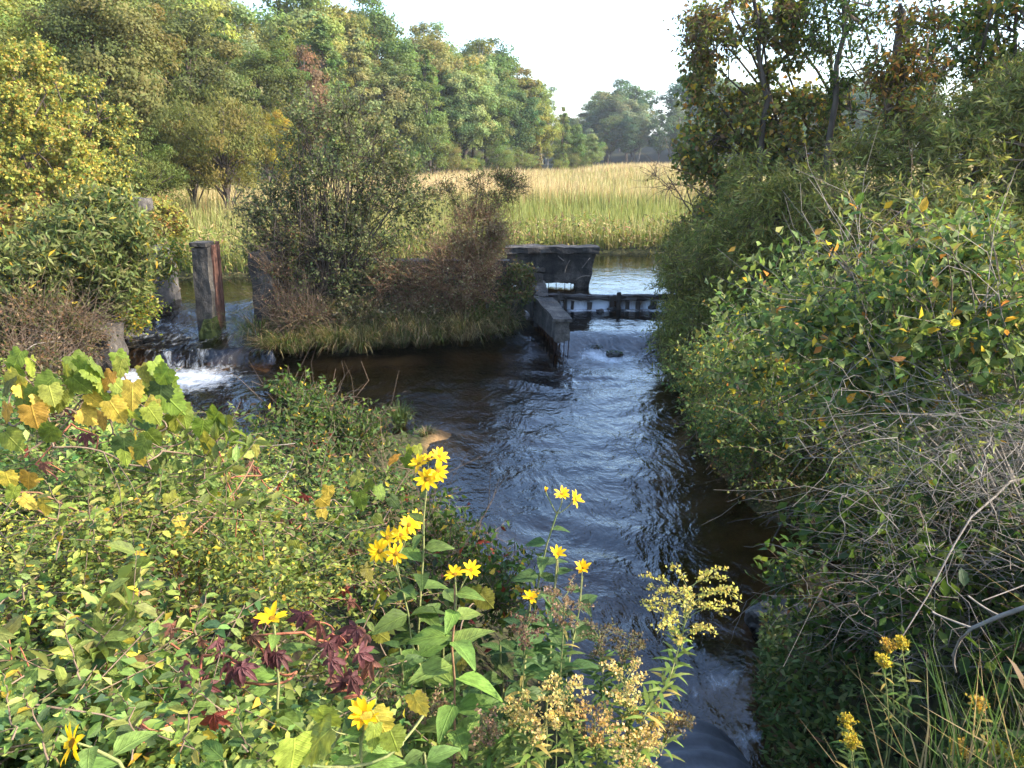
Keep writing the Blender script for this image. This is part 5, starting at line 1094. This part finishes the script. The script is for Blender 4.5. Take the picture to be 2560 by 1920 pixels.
sunflower('sunflower with a lower cluster of yellow blooms left of the tall one', [(985, 1400, 2.35), (1010, 1490, 2.35), (1035, 1590, 2.3), (1065, 1720, 2.2)],
          [(950, 1378, 2.33, (-.2, -.8, .5), 1.1), (990, 1384, 2.3, (.2, -.8, .5)), (968, 1345, 2.4, (-.1, -.6, .7)), (1002, 1338, 2.42, (.3, -.6, .6), .95), (1022, 1312, 2.45, (.35, -.6, .6)), (1040, 1296, 2.5, (.4, -.5, .6), .85)], 902, .13, 11, .037, 2.3)
sunflower('bright sunlit sunflower in front with two upturned blooms on a straight brown stem', [(1137, 1462, 2.0), (1135, 1600, 2.0), (1132, 1750, 1.95), (1130, 1900, 1.85)],
          [(1137, 1437, 2.0, (-.1, -.15, 1), .95, .1), (1176, 1426, 2.02, (.3, -.6, .6), .9, .35)], 903, .135, 16, .035, 2.0, (.16, .24, .05), M_BROWNSTEM, .006, .05)
sunflower('sunflower standing over open water with two side-facing blooms and a bud', [(1392, 1285, 2.6), (1372, 1340, 2.6), (1350, 1440, 2.58), (1330, 1550, 2.55), (1320, 1640, 2.45)],
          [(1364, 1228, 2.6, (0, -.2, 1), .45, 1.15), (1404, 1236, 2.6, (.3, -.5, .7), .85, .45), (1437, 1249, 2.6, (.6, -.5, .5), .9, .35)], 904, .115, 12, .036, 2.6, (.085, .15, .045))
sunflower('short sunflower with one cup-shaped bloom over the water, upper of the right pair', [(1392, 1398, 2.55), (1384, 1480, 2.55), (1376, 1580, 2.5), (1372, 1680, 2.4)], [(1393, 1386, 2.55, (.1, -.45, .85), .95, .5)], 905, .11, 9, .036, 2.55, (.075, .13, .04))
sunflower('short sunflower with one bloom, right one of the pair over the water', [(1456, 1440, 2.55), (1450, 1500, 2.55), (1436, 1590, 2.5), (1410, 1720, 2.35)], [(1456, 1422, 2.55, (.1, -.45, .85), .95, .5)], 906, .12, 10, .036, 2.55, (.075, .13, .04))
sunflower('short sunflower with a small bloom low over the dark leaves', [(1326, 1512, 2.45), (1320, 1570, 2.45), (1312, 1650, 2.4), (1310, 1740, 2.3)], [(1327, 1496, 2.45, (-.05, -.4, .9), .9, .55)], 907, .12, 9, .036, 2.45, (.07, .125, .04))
sunflower('sunflower bloom tilted to the left at the bottom left corner', [(225, 1868, 1.1), (280, 1900, 1.1), (340, 1950, 1.08)], [(182, 1858, 1.08, (-.75, -.5, .42), 0.95, .15)], 908, .10, 4, .037, 1.5, (.13, .2, .05))
sunflower('sunflower bloom half hidden by maroon creeper leaves', [(685, 1562, 1.7), (690, 1640, 1.7), (700, 1760, 1.65)], [(680, 1548, 1.7, (-.1, -.25, 1), 1.1, .35)], 909, .10, 4, .038, 1.95, (.12, .19, .04))
sunflower('bright cup-shaped sunflower bloom at the bottom near the pale grape leaves', [(912, 1805, 1.42), (908, 1870, 1.42), (906, 1960, 1.38)], [(910, 1785, 1.42, (.05, -.5, .8), 1.05, .6)], 910, .10, 6, .037, 1.6, (.15, .23, .05))
# leafy sunflower stems without bloom that fill the bed
for k, (u, v, y_, lb) in enumerate([(1100, 1560, 2.3, 'leafy unopened sunflower stem behind the straight brown stem'), (1000, 1620, 2.15, 'leafy unopened sunflower stem left of the straight brown stem'), (1250, 1600, 2.4, 'leafy unopened sunflower stem right of the straight brown stem'), (1200, 1700, 2.1, 'low leafy sunflower stem right beside the brown goldenrod'),
                                   (870, 1850, 1.65, 'leafy sunflower shoot below the cup-shaped bloom'), (1060, 1880, 1.7, 'leafy sunflower shoot at the foot of the straight brown stem'), (560, 1900, 1.35, 'single sunflower shoot with long leaves at the bottom left')]):
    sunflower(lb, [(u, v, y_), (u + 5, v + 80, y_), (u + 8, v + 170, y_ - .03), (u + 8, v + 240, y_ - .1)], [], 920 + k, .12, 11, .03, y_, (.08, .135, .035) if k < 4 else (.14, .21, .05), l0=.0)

# ------------------------------------------------------------------ goldenrods
GLF = (np.array([[0, 0, 0], [.2, -.42, .05], [.2, .42, .05], [.5, -.5, .06], [.5, .5, .06], [.8, -.28, -.04], [.8, .28, -.04], [1, 0, -.16]]), np.array([[0, 2, 1], [1, 2, 4], [1, 4, 3], [3, 4, 6], [3, 6, 5], [5, 6, 7]]))
glm = tmesh('goldenrod_leaf', GLF, M_LEAF)
def goldenrod(label, stem, seed, size, fcol, nleaf=34, leafL=.075, lcol=(.12, .17, .035), group=None, dens=1.0, smat=M_GREENSTEM):
    rg = np.random.default_rng(seed); S_ = [px(u, v, y=yy_) for u, v, yy_ in stem]; last = S_[-1]
    S_.append(np.array([last[0], last[1] - .03, min(gz(last[0], last[1]), last[2] - .05)])); S_ = np.array(S_)
    root = empty('goldenrod', S_[-1], label, 'goldenrod', group)
    sl = np.concatenate([[0], np.cumsum(np.linalg.norm(np.diff(S_, axis=0), axis=1))]); tt = np.linspace(0, sl[-1], 14); path = np.stack([np.interp(tt, sl, S_[:, i]) for i in range(3)], 1)
    V, F = tubes(path[None], np.linspace(.002, .004, 14)[None], 6); child('stem', V, F, None, smat, root)
    at_ = lambda s_: np.array([np.interp(s_, tt, path[:, i]) for i in range(3)])
    nb = int(13 * dens + 4); fp, fd, sps = [], [], []
    for k in range(nb):
        s_ = size * .95 * k / nb; b0 = at_(s_); az = k * 2.4 + rg.normal(0, .4); ln = size * (.22 + .52 * math.sin(math.pi * min(1, .18 + .8 * k / nb))) * rg.uniform(.8, 1.2)
        e = b0 + np.array([math.cos(az) * ln, math.sin(az) * ln, ln * .42 - .1 * ln]); bz = bez(b0[None], e[None], 6, rg, .03, .16)[0]; sps.append(bz)
        m = int(40 * dens); t = rg.uniform(.25, 1, m) * 5; i0 = np.minimum(t.astype(int), 4); f = (t - i0)[:, None]; q = bz[i0] * (1 - f) + bz[np.minimum(i0 + 1, 5)] * f
        fp.append(q + rg.normal(0, .0045 + .012 * size, (m, 3)) * np.array([1, 1, .7]) + np.array([0, 0, .004]))
    V, F = tubes(np.array(sps), np.tile(np.linspace(.0016, .0008, 6), (nb, 1)), 3); pl = child('flower_plume', V, F, None, M_GREENSTEM, root)
    P = np.concatenate(fp); m = len(P); D = nrm(rg.normal(0, 1, (m, 3)) + np.array([0, 0, .6])); L_ = rg.uniform(.006, .0125, m)
    V, F, C = leafgeo(DIAM, P, D, nrm(rg.normal(0, 1, (m, 3)) + np.array([0, -.4, .5])), L_, L_ * .8, palette(rg, [(3, fcol), (1, tuple(np.array(fcol) * .6)), (1, tuple(np.minimum(np.array(fcol) * 1.35, .8)))], m))
    o = link('florets', raw_mesh('florets', V - np.array(root.location), F, C, M_PETAL), pl); o['kind'] = 'stuff'
    az = rg.uniform(0, 6.28); top = size * .75
    for k in range(nleaf):
        s_ = top + (sl[-2] - top) * k / nleaf; p = at_(s_); az += 2.4 + rg.normal(0, .25); L_ = leafL * np.interp(k / nleaf, [0, .4, 1], [.65, 1, .95]) * rg.uniform(.8, 1.15)
        D = np.array([math.cos(az), math.sin(az), rg.uniform(-.05, .5)]); c = np.array(lcol) * (1 + rg.normal(0, .18)) * (1 + rg.normal(0, .06, 3))
        if rg.random() < .06: c = np.array([.4, .3, .08])
        place_leaf('leaf', glm, p, D, np.array([0, -.2, 1]) + rg.normal(0, .2, 3), L_, L_ * .17, c, root)
GO = (.54, .41, .15); GB = (.22, .145, .085); GY = (.42, .36, .09); GGR = (.13, .10, .055); BY = (.48, .37, .05)
gr = [('tall leaning goldenrod with fading yellow plume alone over dark water', [(1722, 1470, 2.0), (1712, 1560, 2.0), (1695, 1640, 1.98), (1675, 1700, 1.95), (1640, 1745, 1.9), (1600, 1800, 1.8)], .20, GY, 40),
      ('brownish goldenrod with drooping plume left of the dark water', [(1412, 1490, 2.1), (1408, 1580, 2.1), (1402, 1680, 2.08), (1392, 1780, 2.0)], .13, GB, 34),
      ('dark brown seeded goldenrod beside the low sunflower bloom', [(1318, 1560, 2.2), (1310, 1640, 2.2), (1305, 1740, 2.15), (1302, 1820, 2.05)], .10, (.15, .085, .06), 30),
      ('grey brown goldenrod, middle one before the water', [(1498, 1575, 2.2), (1505, 1660, 2.2), (1510, 1760, 2.1)], .11, GGR, 30),
      ('thin grey goldenrod right of the middle one', [(1575, 1598, 2.2), (1555, 1680, 2.15), (1525, 1770, 2.1)], .085, GGR, 22),
      ('large golden plume sunlit at bottom centre', [(1402, 1725, 1.85), (1412, 1790, 1.85), (1430, 1860, 1.8), (1445, 1930, 1.7)], .13, GO, 30),
      ('golden goldenrod plume below the leaning tall one', [(1560, 1690, 1.9), (1572, 1760, 1.88), (1570, 1830, 1.85), (1565, 1910, 1.75)], .13, GO, 30),
      ('orange goldenrod plume pointing right toward the culvert', [(1640, 1800, 1.85), (1615, 1850, 1.82), (1585, 1900, 1.75), (1570, 1950, 1.7)], .13, (.52, .37, .11), 24),
      ('pinkish goldenrod plume low beside the culvert', [(1600, 1850, 1.75), (1590, 1900, 1.7), (1580, 1950, 1.65)], .13, (.48, .35, .14), 20),
      ('small golden tip left of the large golden plume', [(1295, 1760, 1.9), (1282, 1830, 1.88), (1265, 1910, 1.8)], .075, GO, 28),
      ('small golden tip just below the large golden plume', [(1365, 1800, 1.8), (1340, 1860, 1.78), (1300, 1930, 1.7)], .075, GO, 24),
      ('brown goldenrod spray beside the maroon creeper', [(945, 1690, 2.05), (965, 1740, 2.05), (985, 1800, 2.0), (1010, 1880, 1.9)], .10, GB, 22),
      ('brown goldenrod spray beside the straight brown sunflower stem', [(1075, 1760, 2.0), (1080, 1820, 2.0), (1090, 1900, 1.9)], .09, GB, 22),
      ('brown goldenrod spray above the cup-shaped bloom', [(1020, 1770, 2.0), (1030, 1830, 2.0), (1045, 1900, 1.9)], .085, GB, 20),
      ('dark drooping goldenrod against the culvert pipe', [(1700, 1805, 2.0), (1675, 1840, 1.95), (1640, 1890, 1.85)], .08, GGR, 10),
      ('faded goldenrod at bottom edge left of the golden plumes', [(1210, 1810, 1.85), (1225, 1870, 1.85), (1232, 1940, 1.8)], .08, GB, 26),
      ('golden goldenrod between the two largest golden plumes', [(1485, 1790, 1.8), (1490, 1850, 1.8), (1495, 1930, 1.7)], .10, (.38, .24, .08), 26)]
for k, (lb, stm, sz, fc, nl_) in enumerate(gr):
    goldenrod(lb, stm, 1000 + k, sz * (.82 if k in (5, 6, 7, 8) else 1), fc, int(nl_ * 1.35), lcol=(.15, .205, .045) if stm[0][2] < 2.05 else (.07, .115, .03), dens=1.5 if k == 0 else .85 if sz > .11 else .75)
gr2 = [((2218, 1612), 2.35), ((2252, 1605), 2.35), ((2205, 1650), 2.3), ((2115, 1800), 2.0), ((2125, 1850), 1.9), ((2330, 1840), 1.75), ((2395, 1868), 1.7), ((2475, 1815), 1.75), ((2490, 1870), 1.65), ((2300, 1890), 1.7), ((2540, 1900), 1.6), ((1905, 1845), 2.2), ((2440, 1755), 1.9)]
for k, ((u, v), y_) in enumerate(gr2[::2] + gr2[1:4:2]):
    goldenrod(f'yellow goldenrod on the right verge, {["topmost left of three in a row", "topmost left, lower bloom", "left one near the culvert", "middle one at the bottom edge", "right one with two tips", "lowest near the right corner", "nearest the fallen branch", "topmost right bloom", "left one above the culvert grass"][k]}', [(u, v, y_), (u + 10, v + 60, y_), (u + 15, v + 120, y_), (u + 18, v + 190, y_ - .05)], 1100 + k, .034, BY if k % 3 else (.48, .31, .06), 22, .06, (.075, .12, .03), 'yellow goldenrods on the right verge', .55)

# ------------------------------------------------------------------ low herbs and grass on both verges
def herb_patch(name, label, cat, seed, n, ufun, pal, L, W, tm=LANCE, zr=.35, upD=.5):
    rg = np.random.default_rng(seed); xx, yy = ufun(rg, n); n = len(xx)
    P = np.stack([xx, yy, ground(xx, yy) + rg.random(n) ** .8 * zr * (1 + .5 * lumps(xx, yy, 4, seed))], 1)
    D = nrm(rg.normal(0, 1, (n, 3)) * np.array([1, 1, .5]) + np.array([0, 0, upD])); N = nrm(rg.normal(0, .5, (n, 3)) + np.array([.1, -.3, .8]))
    V, F, C = leafgeo(tm, P, D, N, rg.uniform(*L, n), rg.uniform(*L, n) * W, palette(rg, pal, n))
    tag(link(name, raw_mesh(name, V, F, C, M_LEAF)), label, cat, kind='stuff')
def rv(rg, n):
    y = rg.uniform(1.0, 5.2, n); x = np.where(rg.random(n) < .5, np.interp(y, [1, 2.4, 3, 4.3, 5.2], [1.35, 1.45, 1.5, 1.62, 1.95]) + rg.exponential(.3, n), rg.uniform(.2, 1, n) * (y * .85 + .5) + .55); k = (x > np.interp(y, [1, 2.4, 3, 4.3, 5.2], [1.2, 1.4, 1.45, 1.6, 1.95])); return x[k], y[k]
herb_patch('verge_herbs', 'dark mixed herbs covering the right verge beside the culvert', 'herbs', 1201, 16000, rv, [(4, (.08, .12, .035)), (3, (.13, .165, .05)), (1, (.22, .21, .08)), (.7, BRN)], (.04, .09), .35, zr=.42)
def lv(rg, n):
    y = rg.uniform(1.15, 3.6, n); x = rg.uniform(-.55, .75, n); k = (x < np.interp(y, [1, 2, 3, 3.6], [.75, .62, .45, .2])); return x[k], y[k]
herb_patch('bed_foliage', 'low leaves filling the bed beneath sunflowers and goldenrods', 'herbs', 1202, 5200, lv, [(4, (.07, .115, .03)), (2, (.12, .165, .04)), (1, (.2, .2, .05))], (.04, .085), .3, zr=.32)
def bank_r(rg, n):
    y = rg.uniform(4.5, 20, n); x = rg.uniform(1.8, 9, n); s_ = np.maximum(sdist(POOL, x, y), sdist(UPST, x, y)); k = (s_ < -.03) & (s_ > -5); return x[k], y[k]
herb_patch('bank_ground_cover', 'dark leafy ground cover under the shrubs of the right bank', 'ground cover', 1203, 26000, bank_r, [(4, (.04, .065, .016)), (2, (.07, .09, .025)), (1, BRN)], (.05, .11), .4, DIAM, .6)
def bank_l(rg, n):
    y = rg.uniform(1.5, 17, n); x = rg.uniform(-11, -.2, n); s_ = np.maximum(sdist(POOL, x, y), sdist(CHUTE, x, y)); k = (s_ < -.06) & (x < np.interp(y, [1.5, 4, 8, 17], [-.3, -.5, -1.2, -1])); return x[k], y[k]
herb_patch('left_bank_ground_cover', 'leafy ground cover under the bushes of the left bank and island', 'ground cover', 1204, 26000, bank_l, [(4, (.05, .08, .02)), (2, (.08, .10, .03)), (1, BRN)], (.05, .10), .4, DIAM, .45)
rg = np.random.default_rng(90); n = 5200
y_ = rg.uniform(1.0, 2.6, n); x_ = rg.uniform(.55, 2.4, n); kp = x_ > np.interp(y_, [1, 2.6], [.85, 1.35]); x_, y_ = x_[kp], y_[kp]; n = len(x_)
dry = (rg.random((n, 1)) < .4); cb = np.where(dry, np.array([.26, .19, .10]), np.array([.07, .11, .028])); V, F, C = blades(rg, np.stack([x_, y_, ground(x_, y_) - .02], 1), rg.uniform(.2, .55, n), rg.uniform(.003, .009, n), cb, cb * 1.5, .5)
tag(link('verge_grass', raw_mesh('verge_grass', V, F, C, M_BLADE)), 'long thin green and dry grass on the right verge at the bottom corner', 'grass', kind='stuff')
k = 0
for u, v, y_, h_, lb in [(2180, 1760, 1.95, .32, 'broad-leaved reed grass leaning across the right verge'), (2000, 1830, 2.1, .28, 'grass clump at the culvert mouth'), (2380, 1700, 1.9, .36, 'grass clump below the fallen branch'), (2520, 1650, 1.8, .34, 'grass clump at the right edge below the fallen branch'), (1880, 1880, 2.2, .26, 'pale grass clump right beside the culvert pipe')]:
    p = px(u, v + 90, y=y_); tussock((p[0], p[1], gz(p[0], p[1])), .16, h_, 70, 1300 + k, lb, .35, None, .8, 'grass_clump'); k += 1
rg = np.random.default_rng(95)
dt = empty('driftwood_tangle', (2.6, 7.4, .0), 'dark sticks and roots trailing into the water under the right bank shrubs', 'driftwood')
for k in range(22):
    y0 = rg.uniform(4.7, 10.5); x0 = float(np.interp(y0, [4.2, 4.9, 5.7, 6.5, 7.5, 9.1, 11], [1.7, 2.5, 3.15, 3.0, 2.55, 2.4, 2.75])) + rg.uniform(.05, .25)
    rod('stick', (x0, y0, rg.uniform(.12, .4)), (x0 - rg.uniform(.25, .7), y0 + rg.normal(-.1, .25), rg.uniform(-.06, .10)), rg.uniform(.003, .009), M_BARK if k % 3 else M_DEAD, dt, 5, .10, rg, 6)
def shore(rg, n):
    y = rg.uniform(4.2, 14, n); x = np.interp(y, [4.2, 4.9, 5.7, 6.5, 7.5, 9.1, 11, 12.9, 15], [1.7, 2.5, 3.15, 3.0, 2.55, 2.4, 2.75, 2.9, 3.1]) + rg.normal(.10, .13, n); return x, y
herb_patch('shore_litter', 'leaves and litter hanging along the waterline of the right bank', 'litter', 1205, 6500, shore, [(3, (.06, .075, .022)), (2, (.11, .12, .035)), (2, (.12, .07, .035)), (1, (.22, .15, .08))], (.04, .085), .45, DIAM, .38)
road = link('road', raw_mesh('road', [(-30, -12, 2.01), (30, -12, 2.01), (30, .15, 2.01), (-30, .15, 2.01)], [(0, 1, 2, 3)], None, M_ASPHALT)); tag(road, kind='structure')

# ------------------------------------------------------------------ thin autumn haze: one closed box of even air round everything
m, n_, l_ = newmat('thin_haze'); n_.remove(n_['Principled BSDF'])
pv = n_.new('ShaderNodeVolumePrincipled'); pv.inputs['Color'].default_value = (.88, .93, 1, 1); pv.inputs['Density'].default_value = .00032; pv.inputs['Anisotropy'].default_value = .2
l_.new(pv.outputs[0], n_['Material Output'].inputs['Volume'])
c = [(x, y, z) for z in (-4, 60) for x, y in ((-1300, -160), (1300, -160), (1300, 1800), (-1300, 1800))]
hz = link('haze', raw_mesh('haze', c, [(3, 2, 1, 0), (4, 5, 6, 7), (0, 1, 5, 4), (1, 2, 6, 5), (2, 3, 7, 6), (3, 0, 4, 7)], None, m)); tag(hz, 'thin pale haze over the valley', 'haze', kind='stuff')
